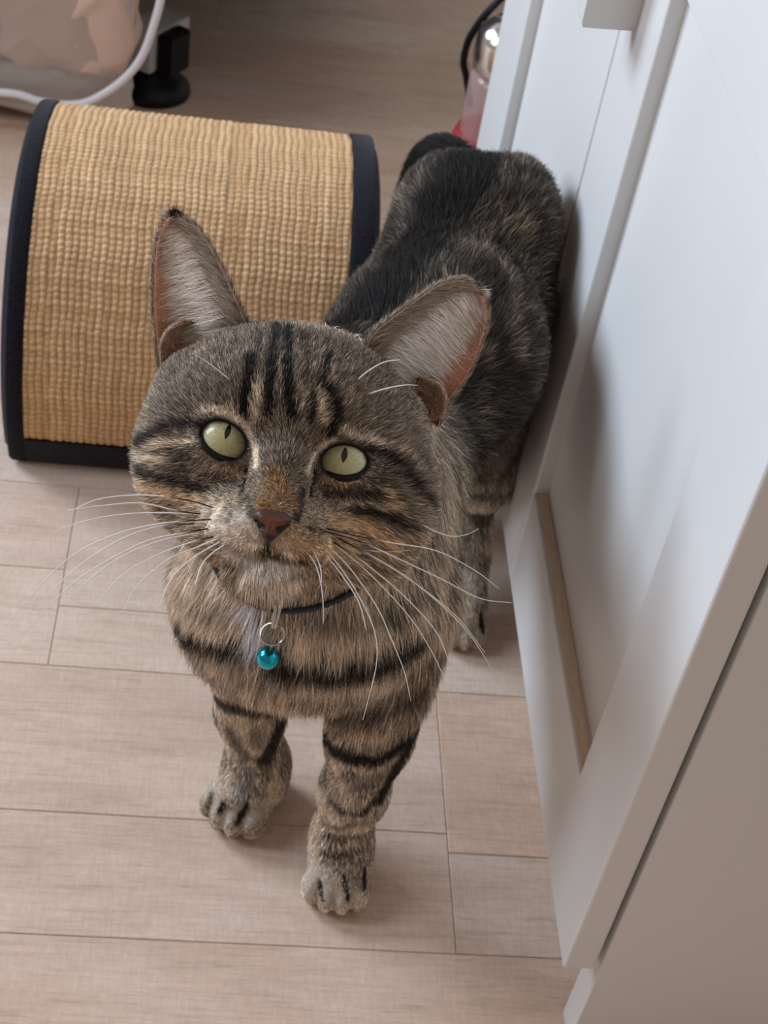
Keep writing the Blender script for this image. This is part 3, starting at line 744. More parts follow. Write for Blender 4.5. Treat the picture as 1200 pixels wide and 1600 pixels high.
LIGHT = [   # tan and pale markings: polyline, width, colour key
 ([(404, 596), (401, 625), (396, 655)], 17, 't'), ([(492, 606), (500, 630), (505, 660)], 15, 't'), ([(468, 608), (472, 640)], 9, 't'), ([(437, 560), (437, 620)], 6, 't'), ([(463, 540), (462, 590)], 5, 't'), ([(518, 570), (510, 600)], 7, 't'),
 ([(345, 640), (368, 652), (386, 672), (398, 700), (402, 728)], 15, 'c'), ([(520, 692), (500, 702), (487, 722), (480, 738)], 13, 'c'), ([(535, 672), (560, 680), (590, 690)], 12, 'c'), ([(318, 640), (340, 640)], 12, 'c'),
 ([(205, 718), (235, 715), (265, 718)], 14, 'c'), ([(225, 758), (265, 770), (310, 785), (345, 790)], 18, 'o'), ([(240, 700), (280, 690), (305, 690)], 10, 'c'), ([(330, 730), (360, 735), (380, 745)], 10, 'p'),
 ([(508, 752), (535, 756), (560, 750), (580, 735)], 10, 'o'), ([(600, 760), (612, 785), (600, 790)], 12, 'o'), ([(525, 788), (560, 785), (600, 790)], 8, 't'), ([(590, 690), (625, 705), (655, 745)], 10, 't'),
 ([(428, 748), (428, 770), (432, 790)], 42, 'n'), ([(452, 770), (462, 790)], 16, 'n'), ([(405, 780), (412, 800)], 18, 'n'),
 ([(372, 812), (390, 835)], 40, 'w2'), ([(325, 800), (355, 835), (385, 858)], 40, 'w2'), ([(455, 845), (500, 860), (545, 850)], 42, 'o'), ([(520, 815), (570, 825), (610, 845)], 30, 'o'), ([(445, 855), (450, 868)], 20, 'w2'),
 ([(355, 865), (385, 885), (420, 888), (455, 890)], 24, 'w'), ([(390, 905), (430, 912), (470, 912)], 26, 'w2'), ([(490, 900), (530, 890)], 24, 'o2'), ([(340, 880), (350, 905), (370, 915)], 16, 'w2'),
 ([(398, 945), (403, 970), (398, 988)], 36, 'W'),
 ([(300, 960), (345, 972), (385, 975)], 16, 'o2'), ([(260, 975), (300, 1010), (350, 1030), (400, 1030)], 22, 'o2'), ([(290, 930), (330, 960), (370, 968)], 14, 'o'), ([(470, 985), (530, 990), (590, 975)], 30, 'o'), ([(450, 1060), (520, 1055), (600, 1045)], 24, 'o'), ([(360, 1060), (400, 1090), (440, 1095)], 20, 'w2'), ([(500, 1095), (560, 1095)], 12, 'o'), ([(560, 1140), (600, 1140)], 24, 'o2'),
 ([(545, 1205), (555, 1235)], 14, 'p2'), ([(385, 1200), (380, 1240)], 20, 'g'), ([(500, 1230), (498, 1300)], 14, 'o2'), ([(430, 1200), (425, 1250)], 14, 'o2'), ([(735, 900), (720, 950), (715, 985)], 34, 'w2'),
 ([(770, 320), (820, 360)], 18, 'b'), ([(720, 380), (770, 400), (800, 450)], 18, 'b'), ([(700, 440), (715, 460)], 20, 'b'), ([(800, 470), (810, 560)], 18, 'b'), ([(640, 290), (615, 330), (585, 380)], 18, 'b'),
]
LC = {'t': (.80, .63, .46), 'c': (.98, .80, .62), 'p': (.75, .56, .44), 'p2': (.42, .36, .36), 'o': (.80, .56, .34), 'o2': (.86, .67, .48), 'n': (.37, .20, .085), 'w': (.98, .93, .88), 'w2': (.92, .80, .68), 'h': (.84, .69, .53), 'W': (.92, .92, .95), 'g': (.50, .45, .40), 'b': (.34, .25, .17)}
def seg_dist(P, L):
    L = np.asarray(L); best = np.full(len(P), 9.0)
    for a, b in zip(L, L[1:]):
        ab = b - a; t = np.clip(((P - a) @ ab) / (ab @ ab + 1e-12), 0, 1)
        best = np.minimum(best, np.linalg.norm(P - a - t[:, None] * ab, axis=1))
    return best
STROKES = []
for L, w, v in DARK + LIGHT:
    pts = spline(L, max(2, int(sum(math.dist(a, b) for a, b in zip(L, L[1:])) / 9) + 1)) if len(L) > 1 else np.array(L)
    q = [cast(*p) for p in pts]; q = [p for p in q if p is not None]
    if len(q) < 2: continue
    q = np.array(q); dist = np.linalg.norm(q.mean(0) - CAM)
    keep = [q[0]]
    for p in q[1:]:
        if np.linalg.norm(p - keep[-1]) < .03: keep.append(p)
    if v in ('o', 'o2') and L[0][1] > 920: v = 'h'
    if not isinstance(v, str): w = w * (1.28 if v > .6 else 1.1)
    STROKES.append((np.array(keep), w * .5 * dist / FPX, v))
def headw(q): return ss(1.0, .87, np.linalg.norm((q - [0, -4, -24]) / [70, 60, 72], axis=1)) * ss(-88, -70, q[:, 2])
def pattern(P):
    """coat colour at surface points: (rgb, darkness, head weight)"""
    q = hl_(P); n = len(P)
    hw = headw(q)
    legw = ss(.125, .095, P[:, 2])
    n1 = NZ[0](P, 90.0); n2 = NZ[1](P, 260.0); n3 = NZ[2](P, 40.0); n4 = NZ[3](P, 700.0)
    face = np.array([.30, .23, .168]); body = np.array([.165, .13, .098]); chest = np.array([.60, .495, .39]); legc = np.array([.62, .515, .405]); belly = np.array([.42, .33, .24])
    front = ss(.53, .47, P[:, 1])
    C = body + (chest - body) * front[:, None]
    C = C + (belly - C) * (ss(.19, .14, P[:, 2]) * .5)[:, None]
    C = C + (legc - C) * legw[:, None]
    low = ss(0, -30, q[:, 1])[:, None]
    fc = face + (np.array([.54, .41, .28]) - face) * low * .75
    C = C + (fc - C) * hw[:, None]
    C = C * (.72 + .56 * n1)[:, None]
    dark = np.zeros(n)
    # soft mackerel bands on the flanks, away from the drawn ones
    fl = (1 - hw) * (1 - front) * (1 - legw)
    ph = (P[:, 1] * 1.0 - P[:, 0] * .5 + .05 * n3 + .02 * n1) * 2 * np.pi / .033
    dark = np.maximum(dark, fl * .70 * ss(-.1, .8, np.sin(ph)))
    lb = legw * ss(.025, .045, P[:, 2]) * ss(.46, .56, P[:, 1]); dark = np.maximum(dark, lb * .6 * ss(.2, .8, np.sin(P[:, 2] * 2 * np.pi / .02 + 4 * n3)))
    lw = np.zeros(n)
    for L, w, v in STROKES:
        m = np.where(((P > L.min(0) - w * 2) & (P < L.max(0) + w * 2)).all(1))[0]
        if len(m) == 0: continue
        d = seg_dist(P[m], L) / w + ((n2[m] - .5) * .65 + (n4[m] - .5) * .5) * min(1, w / .0022)
        f = ss(1.25, .72, d) if not isinstance(v, str) else ss(1.55, .45, d)
        if isinstance(v, str):
            c = np.array(LC[v]); k = f * (.92 if v in 'cnWw' else .80)
            C[m] = C[m] + (c - C[m]) * k[:, None]; dark[m] = dark[m] * (1 - k * .9)
        else:
            dark[m] = np.maximum(dark[m], f * v)
    # black tail
    mt = np.where(P[:, 1] > .705)[0]; dark[mt] = np.maximum(dark[mt], ss(.038, .026, seg_dist(P[mt], TAIL[4:])) * .97)
    for i in (0, 1):
        dark = np.maximum(dark, ss(1.24, 1.08, eye_q(i, q)) * (q[:, 2] > -22))
    return C, np.clip(dark, 0, 1), hw
BLACK = np.array([.010, .0085, .008])

# ---------------- body object
Cv, dk, hwv = pattern(VV)
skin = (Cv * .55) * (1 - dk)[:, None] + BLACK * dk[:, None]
off = len(V_cat)
for S, lobe in [(e, False) for e in EARS] + [(l, True) for l in LOBES]:
    ns, nt_ = S[0].shape[:2]; m = ns * nt_
    s = np.linspace(0, 1, ns)[:, None]; t = np.linspace(0, 1, nt_)[None]
    pink = np.array([.88, .44, .30]); grey = np.array([.74, .58, .50])
    f = ss(.35, .75, t) * ss(.85, .45, s) + 0 * s
    c = grey + (pink - grey) * f[..., None]
    if lobe: c = np.broadcast_to(np.array([.62, .27, .17]), c.shape)
    skin[off:off + m] = c.reshape(-1, 3); skin[off + m:off + 2 * m] = (.12, .095, .075)
    off += 2 * m
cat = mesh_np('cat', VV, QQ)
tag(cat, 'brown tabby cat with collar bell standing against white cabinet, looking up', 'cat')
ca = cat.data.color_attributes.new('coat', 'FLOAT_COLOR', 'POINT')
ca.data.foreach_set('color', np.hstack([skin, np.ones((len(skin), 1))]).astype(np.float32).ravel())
def coat_build(nt, b):
    a = N(nt, 'ShaderNodeAttribute', attribute_name='coat'); nt.links.new(a.outputs['Color'], b.inputs['Base Color'])
    b.inputs['Subsurface Weight'].default_value = .0
cat.data.materials.append(mat('cat_skin', rough=.75, spec=.2, build=coat_build))

# ---------------- fur
tri_ = np.vstack([Q_cat[:, [0, 1, 2]], Q_cat[:, [0, 2, 3]]])
ta, tb, tc = V_cat[tri_[:, 0]], V_cat[tri_[:, 1]], V_cat[tri_[:, 2]]
tn = np.cross(tb - ta, tc - ta); tarea = np.linalg.norm(tn, axis=1) * .5; tn = tn / (2 * tarea[:, None] + 1e-15)
cen = (ta + tb + tc) / 3; ql = hl_(cen)
hw = headw(ql)
dens = 3.4 + 13.0 * hw * ss(-60, -20, ql[:, 2]) + 2.0 * ss(.10, .06, cen[:, 2])
front = ss(.55, .48, cen[:, 1]); dens += 1.5 * front * (1 - hw)
inside = np.zeros(len(cen), bool)
for i in (0, 1): inside |= (eye_q(i, ql) < 1.13) & (ql[:, 2] > -24)
NOSEC = hpx(424, 818, 30)
inside |= (np.abs(ql[:, 0] - NOSEC[0]) < 6.3 - .55 * np.maximum(0, NOSEC[1] + 1 - ql[:, 1])) & (ql[:, 1] > NOSEC[1] - 7) & (ql[:, 1] < NOSEC[1] + 1.2) & (ql[:, 2] > 18)
p = tarea * dens * ~inside; p /= p.sum()
NH = 760000
ti = rng.choice(len(tri_), NH, p=p)
r1 = np.sqrt(rng.random(NH)); r2 = rng.random(NH)
root = ta[ti] * (1 - r1)[:, None] + tb[ti] * (r1 * (1 - r2))[:, None] + tc[ti] * (r1 * r2)[:, None]
nrm = fd.grad(root)
q = hl_(root); hw = headw(q)
# lay of the coat
def tang(d, n): d = d - n * (d * n).sum(1)[:, None]; return unit(d + 1e-9)
spine = unit(np.array([.27, .86, 0.0]))
bodyf = np.broadcast_to(spine, root.shape) * 1.0 + np.array([0, 0, -1.0]) * ss(.30, .16, root[:, 2])[:, None] * .9
cf = np.broadcast_to(np.array([0, .05, -1.0]), root.shape)
front = ss(.53, .47, root[:, 1])[:, None]
lay = bodyf * (1 - front) + cf * front
legw = ss(.13, .10, root[:, 2])[:, None]; lay = lay * (1 - legw) + np.array([0, -.1, -1.0]) * legw
pawm = ss(.035, .02, root[:, 2])[:, None]; lay = lay * (1 - pawm) + np.array([-.1, -1, -.4]) * pawm
fl = q - np.array([0, -16, 30]); fl = fl / np.linalg.norm(fl, axis=1)[:, None]
fl[:, 0] += .5 * np.sign(q[:, 0]) * ss(-20, -28, q[:, 1]) * ss(2, 8, np.abs(q[:, 0])) * ss(-40, -34, q[:, 1]); fl[:, 1] -= .35 * ss(-34, -42, q[:, 1]); fl[:, 1] += .35 * ss(5, 25, q[:, 1]); fl[:, 2] -= .5
for i in (0, 1):          # fur parts around the eyes
    d = q[:, :2] - EYES[i][:2]; r = np.linalg.norm(d, axis=1); k = ss(17, 9, r) * 1.2
    fl[:, :2] += d / (r[:, None] + 1e-6) * k[:, None]
hf = fl @ HM.T
lay = lay * (1 - hw)[:, None] + hf * hw[:, None]
tail_t = ss(.715, .735, root[:, 1])[:, None]; lay = lay * (1 - tail_t) + np.array([-.2, .5, -.8]) * tail_t
sw = np.stack([NZ[3](root, 60.0), NZ[3](root + 5.0, 60.0), NZ[3](root + 9.0, 60.0)], 1) - .5
cl = np.stack([NZ[4](root, 420.0), NZ[4](root + 3.0, 420.0), NZ[4](root + 7.0, 420.0)], 1) - .5
lay = unit(lay) + sw * .55 + cl * (.30 + .35 * (1 - hw))[:, None] + rng.normal(0, .13, root.shape)
lay = tang(lay, nrm)
# length
Lh = 3.6 + 4.6 * ss(20, 50, np.linalg.norm(q[:, :2] - [0, -10], axis=1)) * ss(25, -5, q[:, 1]) + 1.2 * ss(10, 35, q[:, 1])
mz = ss(4, 10, q[:, 2] + .12 * np.abs(q[:, 0])) * ss(-2, -12, q[:, 1]); Lh = Lh * (1 - mz) + (2.1 + .8 * ss(-30, -38, q[:, 1])) * mz
Lh = Lh + 5.5 * ss(-36, -46, q[:, 1]) + 3 * ss(-26, -40, q[:, 1]) * ss(14, 24, np.abs(q[:, 0]))
em = np.minimum(eye_q(0, q), eye_q(1, q)); Lh = Lh * (.40 + .60 * ss(1.15, 2.0, em))
f1 = front[:, 0]; Lb = 12.5 + 4.5 * f1 * ss(.10, .16, root[:, 2])
lw = legw[:, 0]; Lb = Lb * (1 - lw) + 5.2 * lw; pw = pawm[:, 0]; Lb = Lb * (1 - pw) + 2.2 * pw
Lb = Lb - 3 * tail_t[:, 0]
Ln = (Lb * (1 - hw) + Lh * hw) * 1e-3 * rng.uniform(.7, 1.18, NH)
lift = np.radians(15 + 11 * hw - 8 * mz * hw - 5 * pw + 10 * f1 * (1 - lw) * (1 - hw)) + rng.normal(0, .10, NH)
lift = np.clip(lift, .06, 1.0)
K = 5
tt = np.linspace(0, 1, K)
pts = np.zeros((NH, K, 3), np.float32); cur = root.copy() - nrm * .0003
pts[:, 0] = cur
g = np.array([0, 0, -.18])
for k in range(1, K):
    a = lift * (1.55 - 1.25 * tt[k])
    d = lay * np.cos(a)[:, None] + nrm * np.sin(a)[:, None] + g * (tt[k] * (1 - hw))[:, None]
    cur = cur + d * (Ln / (K - 1))[:, None]; pts[:, k] = cur
seen = pts[:, 3].astype(float); seen = seen - fd.grad(seen) * fd.tri(seen)[:, None]
seen = root + (seen - root) * .62
C, dk, _h = pattern(seen + rng.normal(0, .0007, seen.shape))
# colour along each hair: agouti banding with dark stripes
tone = np.exp(rng.normal(0, .36, NH) * (1 - .55 * ss(.45, .85, C.mean(1)))) * (.55 + .90 * NZ[1](root, 800.0)); dkk = np.clip(dk + rng.normal(0, .07, NH), 0, 1)
sel = rng.random(NH); agouti = np.where(sel < .38, .22, 1.0) * np.where(sel > .84, 1.5, 1.0)
pale = (C.mean(1) > .5); agouti = np.where(pale, .8 + .2 * agouti, agouti)
base = C * (tone * agouti)[:, None]
cols = np.zeros((NH, K, 4), np.float32); cols[..., 3] = 1
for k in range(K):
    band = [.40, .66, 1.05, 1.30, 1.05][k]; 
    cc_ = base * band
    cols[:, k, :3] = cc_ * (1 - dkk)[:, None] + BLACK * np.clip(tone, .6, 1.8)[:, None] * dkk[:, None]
rad0 = (.000066 * hw + .000105 * (1 - hw)) * rng.uniform(.75, 1.25, NH)
rads = rad0[:, None] * np.array([1.0, 1.0, .85, .6, .15])[None]

# ---- ear fur: short dark velvet behind, a lightened mix on the rims, long pale hairs combed across the opening
ep, ec, er = [], [], []
def strands(root, dirs, nrm, L, lift, col_, r, drop=0.0):
    n = len(root); P = np.zeros((n, K, 3), np.float32); c = root.copy(); P[:, 0] = c
    for k in range(1, K):
        a = lift * (1.5 - 1.3 * tt[k]); d = dirs * np.cos(a)[:, None] + nrm * np.sin(a)[:, None]; d[:, 1] -= drop * tt[k]
        c = c + d * (L / (K - 1))[:, None]; P[:, k] = c
    ep.append(hw_(P.reshape(-1, 3)).reshape(n, K, 3)); cc = np.ones((n, K, 4), np.float32); cc[..., :3] = col_[:, None, :] * np.array([.8, .9, 1, 1.05, 1.05])[None, :, None]
    ec.append(cc); er.append(r[:, None] * np.array([1, 1, .85, .6, .15])[None])
def bil(G, s, t):
    a, b = G.shape[:2]; x = s * (a - 1.001); y = t * (b - 1.001); i = x.astype(int); j = y.astype(int); fx = (x - i)[:, None]; fy = (y - j)[:, None]
    return (G[i, j] * (1 - fx) + G[i + 1, j] * fx) * (1 - fy) + (G[i, j + 1] * (1 - fx) + G[i + 1, j + 1] * fx) * fy
for ei, S in enumerate(EARS):
    Pf, Pb, nf = S[0], S[1], S[2]
    du = unit(np.gradient(Pf, axis=0)); dv = unit(np.gradient(Pf, axis=1))
    # back and rim
    n = 26000; s = rng.random(n) ** .9; t = rng.random(n)
    rim = rng.random(n) < .30; t = np.where(rim, np.where(rng.random(n) < .55, rng.random(n) * .03, 1 - rng.random(n) * .03), t)
    r0 = bil(Pb, s, t); nn = -bil(nf, s, t); dd = bil(du, s, t) + rng.normal(0, .22, (n, 3)) + np.where(rim & (t < .5), -.25, 0)[:, None] * bil(dv, s, t)
    cb = np.array([.20, .155, .115])[None] * np.exp(rng.normal(0, .4, n))[:, None]; cb = np.where((rim & (rng.random(n) < .6))[:, None], cb * 2.6, cb); cb = np.where(((s > (.9, .97)[ei]) & (rng.random(n) < (.8, .3)[ei]))[:, None], BLACK * 2, cb)  # rim hairs lightened in place of a translucent glow
    strands(r0, unit(dd), unit(nn), rng.uniform(2.2, 4.6, n) * (1 - .3 * s), np.full(n, .3), cb, np.full(n, .00007))
    # inner margin band, brownish, combed up along the edge
    n = 7000; s = rng.random(n); t = rng.random(n) ** 1.4 * .26
    r0 = bil(Pf, s, t); dd = bil(du, s, t) * .9 + bil(dv, s, t) * .5 + rng.normal(0, .18, (n, 3))
    cb = (np.array([.34, .26, .19]) + np.array([.40, .34, .30]) * (t / .26)[:, None]) * np.exp(rng.normal(0, .35, n))[:, None]
    strands(r0, unit(dd), bil(nf, s, t), rng.uniform(4, 8, n), np.full(n, .35), cb, np.full(n, .000065))
    # long pale inner hairs
    n = 6500; s = rng.beta(1.3, 1.5, n) * .93; t = .10 + .45 * rng.random(n)
    r0 = bil(Pf, s, t); dd = bil(dv, s, t) * 1.0 + bil(du, s, t) * (.30 * (1 - s) + .1)[:, None] + rng.normal(0, .14, (n, 3))
    cb = np.array([.97, .89, .82])[None] * np.exp(rng.normal(0, .22, n))[:, None]
    strands(r0, unit(dd), bil(nf, s, t), rng.uniform(7, 17, n) * (1 - .55 * s), rng.uniform(.25, .6, n), cb, np.full(n, .000075), .25)
    # fine down over the whole inside
    n = 7000; s = rng.random(n); t = .25 + .72 * rng.random(n)
    r0 = bil(Pf, s, t); dd = bil(dv, s, t) + .5 * bil(du, s, t) + rng.normal(0, .3, (n, 3))
    cb = np.array([.88, .62, .50])[None] * np.exp(rng.normal(0, .25, n))[:, None]
    strands(r0, unit(dd), bil(nf, s, t), rng.uniform(1.5, 4.0, n), np.full(n, .3), cb, np.full(n, .00005))
    # tip tuft
    n = (70, 8)[ei]; s = .95 + .05 * rng.random(n); t = rng.random(n); r0 = bil(Pf, s, t)
    strands(r0, unit(np.array([0, 1.0, 0]) + rng.normal(0, .3, (n, 3))), bil(nf, s, t), rng.uniform(3, 7, n), np.full(n, .1), np.tile(BLACK, (n, 1)), np.full(n, .00006))
for S in LOBES:
    n = 3200; s = rng.random(n); t = 1 - rng.random(n) ** 3 * .8; r0 = bil(S[0], s, t); dd = bil(unit(np.gradient(S[0], axis=0)), s, t) + rng.normal(0, .3, (n, 3))
    strands(r0, unit(dd), bil(S[2], s, t), rng.uniform(1.0, 2.6, n), np.full(n, .25), np.array([.66, .48, .37])[None] * np.exp(rng.normal(0, .4, n))[:, None], np.full(n, .00006))

def hair_obj(name, P, Cc, R, label):
    n, K = P.shape[:2]
    cu = bpy.data.hair_curves.new(name); cu.add_curves([K] * n)
    cu.attributes['position'].data.foreach_set('vector', P.astype(np.float32).ravel())
    a = cu.attributes.get('radius') or cu.attributes.new('radius', 'FLOAT', 'POINT'); a.data.foreach_set('value', R.astype(np.float32).ravel())
    a = cu.attributes.new('fur_color', 'FLOAT_COLOR', 'POINT'); a.data.foreach_set('color', Cc.astype(np.float32).ravel())
    o = bpy.data.objects.new(name, cu); col.objects.link(o); cu.materials.append(M_fur)
    tag(o, label, None, 'stuff'); return o
def fur_build(nt, b):
    a = N(nt, 'ShaderNodeAttribute', attribute_name='fur_color'); nt.links.new(a.outputs['Color'], b.inputs['Base Color'])
M_fur = mat('cat_fur', rough=.5, spec=.18, build=fur_build)
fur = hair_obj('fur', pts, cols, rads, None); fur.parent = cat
ef = hair_obj('ear_fur', np.concatenate(ep), np.concatenate(ec), np.concatenate(er), 'pale hair in and around the ears'); ef.parent = cat

# ---------------- eyes, nose, whiskers
def eye_build(nt, b):
    a = N(nt, 'ShaderNodeAttribute', attribute_name='iris'); sp_ = N(nt, 'ShaderNodeSeparateXYZ'); nt.links.new(a.outputs['Vector'], sp_.inputs[0])
    # x: radius 0..1 of the iris, y: pupil mask distance, z: angle
    cmb = N(nt, 'ShaderNodeCombineXYZ'); nt.links.new(vmath(nt, 'MULTIPLY', sp_.outputs['X'], 1.6), cmb.inputs[0]); nt.links.new(vmath(nt, 'MULTIPLY', sp_.outputs['Z'], 5.0), cmb.inputs[1])
    n = N(nt, 'ShaderNodeTexNoise', i_Scale=2.2, i_Detail=5.0, i_Roughness=.65); nt.links.new(cmb.outputs[0], n.inputs['Vector'])
    r = ramp(nt, [(0, (.58, .53, .27)), (.45, (.56, .55, .32)), (.80, (.60, .60, .40)), (.92, (.36, .35, .21)), (1.0, (.004, .004, .004))]); nt.links.new(sp_.outputs['X'], r.inputs[0])
    v = ramp(nt, [(.3, (.70, .68, .6)), (.7, (1.2, 1.2, 1.15))]); nt.links.new(n.outputs['Fac'], v.inputs[0])
    c = mix(nt, 1.0, r.outputs[0], v.outputs[0], 'MULTIPLY')
    pr = ramp(nt, [(.46, (0, 0, 0)), (.54, (1, 1, 1))]); nt.links.new(sp_.outputs['Y'], pr.inputs[0])
    c = mix(nt, pr.outputs[0], (.002, .002, .002), c)
    nt.links.new(c, b.inputs['Base Color'])
    b.inputs['Coat Roughness'].default_value = .03; b.inputs['Coat IOR'].default_value = 1.45
M_eye = mat('cat_iris', rough=.35, spec=.3, coat=1.0, build=eye_build)
M_lid = mat('dark_eyelid', (.006, .005, .005), .4, spec=.25)
PUP = [(355.5, 674, 4.6, 13.5, .14), (538.5, 711, 5.0, 13, 0)]
for i, e in enumerate(EYES):
    c = e + [0, 0, 2.0 - EYE_R]
    nr, na_ = 40, 64
    ph = np.linspace(0, np.radians(88), nr); th = np.linspace(0, 2 * np.pi, na_, endpoint=False)
    PH, TH = np.meshgrid(ph, th, indexing='ij')
    q = np.stack([np.sin(PH) * np.cos(TH), np.sin(PH) * np.sin(TH), np.cos(PH)], -1) * (EYE_R - .15) + c
    pp_ = np.array(hpx(PUP[i][0], PUP[i][1], 2.0)); icen = np.array([e[0], e[1]])
    rad = np.linalg.norm(q[..., :2] - icen, axis=-1) / 8.9
    d = q[..., :2] - pp_[:2]; hw2, hh2, tl_ = PUP[i][2] * .2267, PUP[i][3] * .2267, PUP[i][4]
    x = d[..., 0] * math.cos(tl_) - d[..., 1] * math.sin(tl_); y = d[..., 0] * math.sin(tl_) + d[..., 1] * math.cos(tl_)
    pm = np.abs(x) / hw2 + (np.abs(y) / hh2) ** 1.8
    idx = np.arange(nr * na_).reshape(nr, na_); idn = np.roll(idx, -1, 1)
    F = np.stack([idx[:-1], idx[1:], idn[1:], idn[:-1]], -1).reshape(-1, 4)
    o = mesh_np('eye', hw_(q.reshape(-1, 3)), F, M_eye, cat)
    ia = o.data.attributes.new('iris', 'FLOAT_VECTOR', 'POINT')
    ang = np.abs(TH / np.pi - 1) * 3.0
    ia.data.foreach_set('vector', np.stack([np.clip(rad, 0, 1), np.clip(pm / 2, 0, 1), ang], -1).astype(np.float32).ravel())
    # wet dark rim of the lids, drawn out to the inner corner
    a, b_, t = EYE_AX[i]; n = 72; ts = np.linspace(0, 2 * np.pi, n, endpoint=False)
    x = np.cos(ts) * a * 1.03; y = np.sin(ts) * b_ * 1.03
    sgn = 1 if i == 0 else -1
    inner = np.clip(np.cos(ts) * sgn, 0, 1) ** 6; x = x + sgn * inner * 2.2; y = y - inner * 3.2
    X = e[0] + x * math.cos(t) - y * math.sin(t); Y = e[1] + x * math.sin(t) + y * math.cos(t)
    rr2 = (X - c[0]) ** 2 + (Y - c[1]) ** 2
    Z = c[2] + np.sqrt(np.maximum((EYE_R + .1) ** 2 - rr2, 3.0))
    Rr = .72 + .75 * np.clip(-np.sin(ts), 0, 1) + .8 * inner
    V, F = tube_np(hw_(np.stack([X, Y, Z], 1)), Rr * 1e-3, 10, True)
    tag(mesh_np('eyelid', V, F, M_lid, cat), 'dark eyelid rim')

nf_ = Field(hw_(NOSEC) - .014, hw_(NOSEC) + .014, .0004)
nc = np.array(NOSEC) + [0, .3, -.9]
def ne(o, r, k=.0015, sub=False): nf_.ell(hw_(nc + np.array(o) * .93), np.array(r) * .93e-3, k, HM, sub)
ne((0, .8, -3.2), (6.6, 3.6, 4.6)); ne((0, -1.8, -2.8), (4.6, 3.6, 4.4)); ne((0, -4.4, -3.2), (2.3, 3.0, 3.6)); 
ne((-3.6, 1.2, -2.2), (3.2, 2.6, 3.4)); ne((3.6, 1.2, -2.2), (3.2, 2.6, 3.4))
for s_ in (-1, 1):
    ne((s_ * 3.7, -2.2, 1.0), (1.9, 1.4, 2.8), .0006, True); ne((s_ * 5.4, -.6, -.6), (1.4, .9, 2.6), .0006, True)
ne((0, -3.5, 2.2), (.35, 3.4, 1.6), .0006, True)
Vn, Qn = nf_.mesh()
nose = mesh_np('nose', Vn, Qn, None, cat); tag(nose, 'brick-red nose with dark nostrils')
qn = hl_(Vn) - nc
dkn = np.maximum.reduce([ss(2.2, 1.2, np.linalg.norm((qn - [s_ * 3.7, -2.2, 0]) / [1.35, 1.15, 3], axis=1)) for s_ in (-1, 1)] + [ss(-3.2, -4.8, qn[:, 1]), ss(1.3, 2.8, qn[:, 1]) * .75, ss(3.6, 5.4, np.abs(qn[:, 0])) * .85])
cn_ = np.array([.165, .056, .030]) * (1 - dkn)[:, None] + np.array([.018, .012, .012]) * dkn[:, None]
a_ = nose.data.color_attributes.new('coat', 'FLOAT_COLOR', 'POINT'); a_.data.foreach_set('color', np.hstack([cn_, np.ones((len(cn_), 1))]).astype(np.float32).ravel())
def nose_build(nt, b):
    a = N(nt, 'ShaderNodeAttribute', attribute_name='coat'); nt.links.new(a.outputs['Color'], b.inputs['Base Color'])
    g_ = N(nt, 'ShaderNodeNewGeometry'); vo = N(nt, 'ShaderNodeTexVoronoi', i_Scale=1400.0); nt.links.new(g_.outputs['Position'], vo.inputs['Vector']); bump(nt, b, vo.outputs['Distance'], .35, .0004)
nose.data.materials.append(mat('nose_leather', rough=.42, spec=.4, build=nose_build))

M_whisk = mat('whisker_white', (.88, .84, .78), .35)
def whisker_build(nt, b):
    a = N(nt, 'ShaderNodeAttribute', attribute_name='coat'); nt.links.new(a.outputs['Color'], b.inputs['Base Color'])
M_whisk = mat('whisker_hair', rough=.35, build=whisker_build)
def whisker(L, bow, dark_root=0.0, r=.00027):
    """photo pixels along one whisker, and how far (mm) its tip stands before or behind the root"""
    p0 = cast(*L[0])
    if p0 is None: return
    w0 = hl_(p0)[2]; n = 22; pl = spline(L, n); s = np.linspace(0, 1, n)
    P = np.array([hw_(hpx(x, y, w0 + bow * k ** 1.2 - .6 * (k == 0))) for (x, y), k in zip(pl, s)])
    V, F = tube_np(P, r * (1 - .58 * s ** 1.6), 6)
    o = mesh_np('whisker', V, F, M_whisk, cat)
    k = np.repeat(ss(dark_root, dark_root + .12, s) if dark_root > 0 else np.ones(n), 6)
    cc = np.array([.02, .015, .012]) * (1 - k)[:, None] + np.array([.90, .85, .79]) * k[:, None]
    a = o.data.color_attributes.new('coat', 'FLOAT_COLOR', 'POINT'); a.data.foreach_set('color', np.hstack([cc, np.ones((len(cc), 1))]).astype(np.float32).ravel())
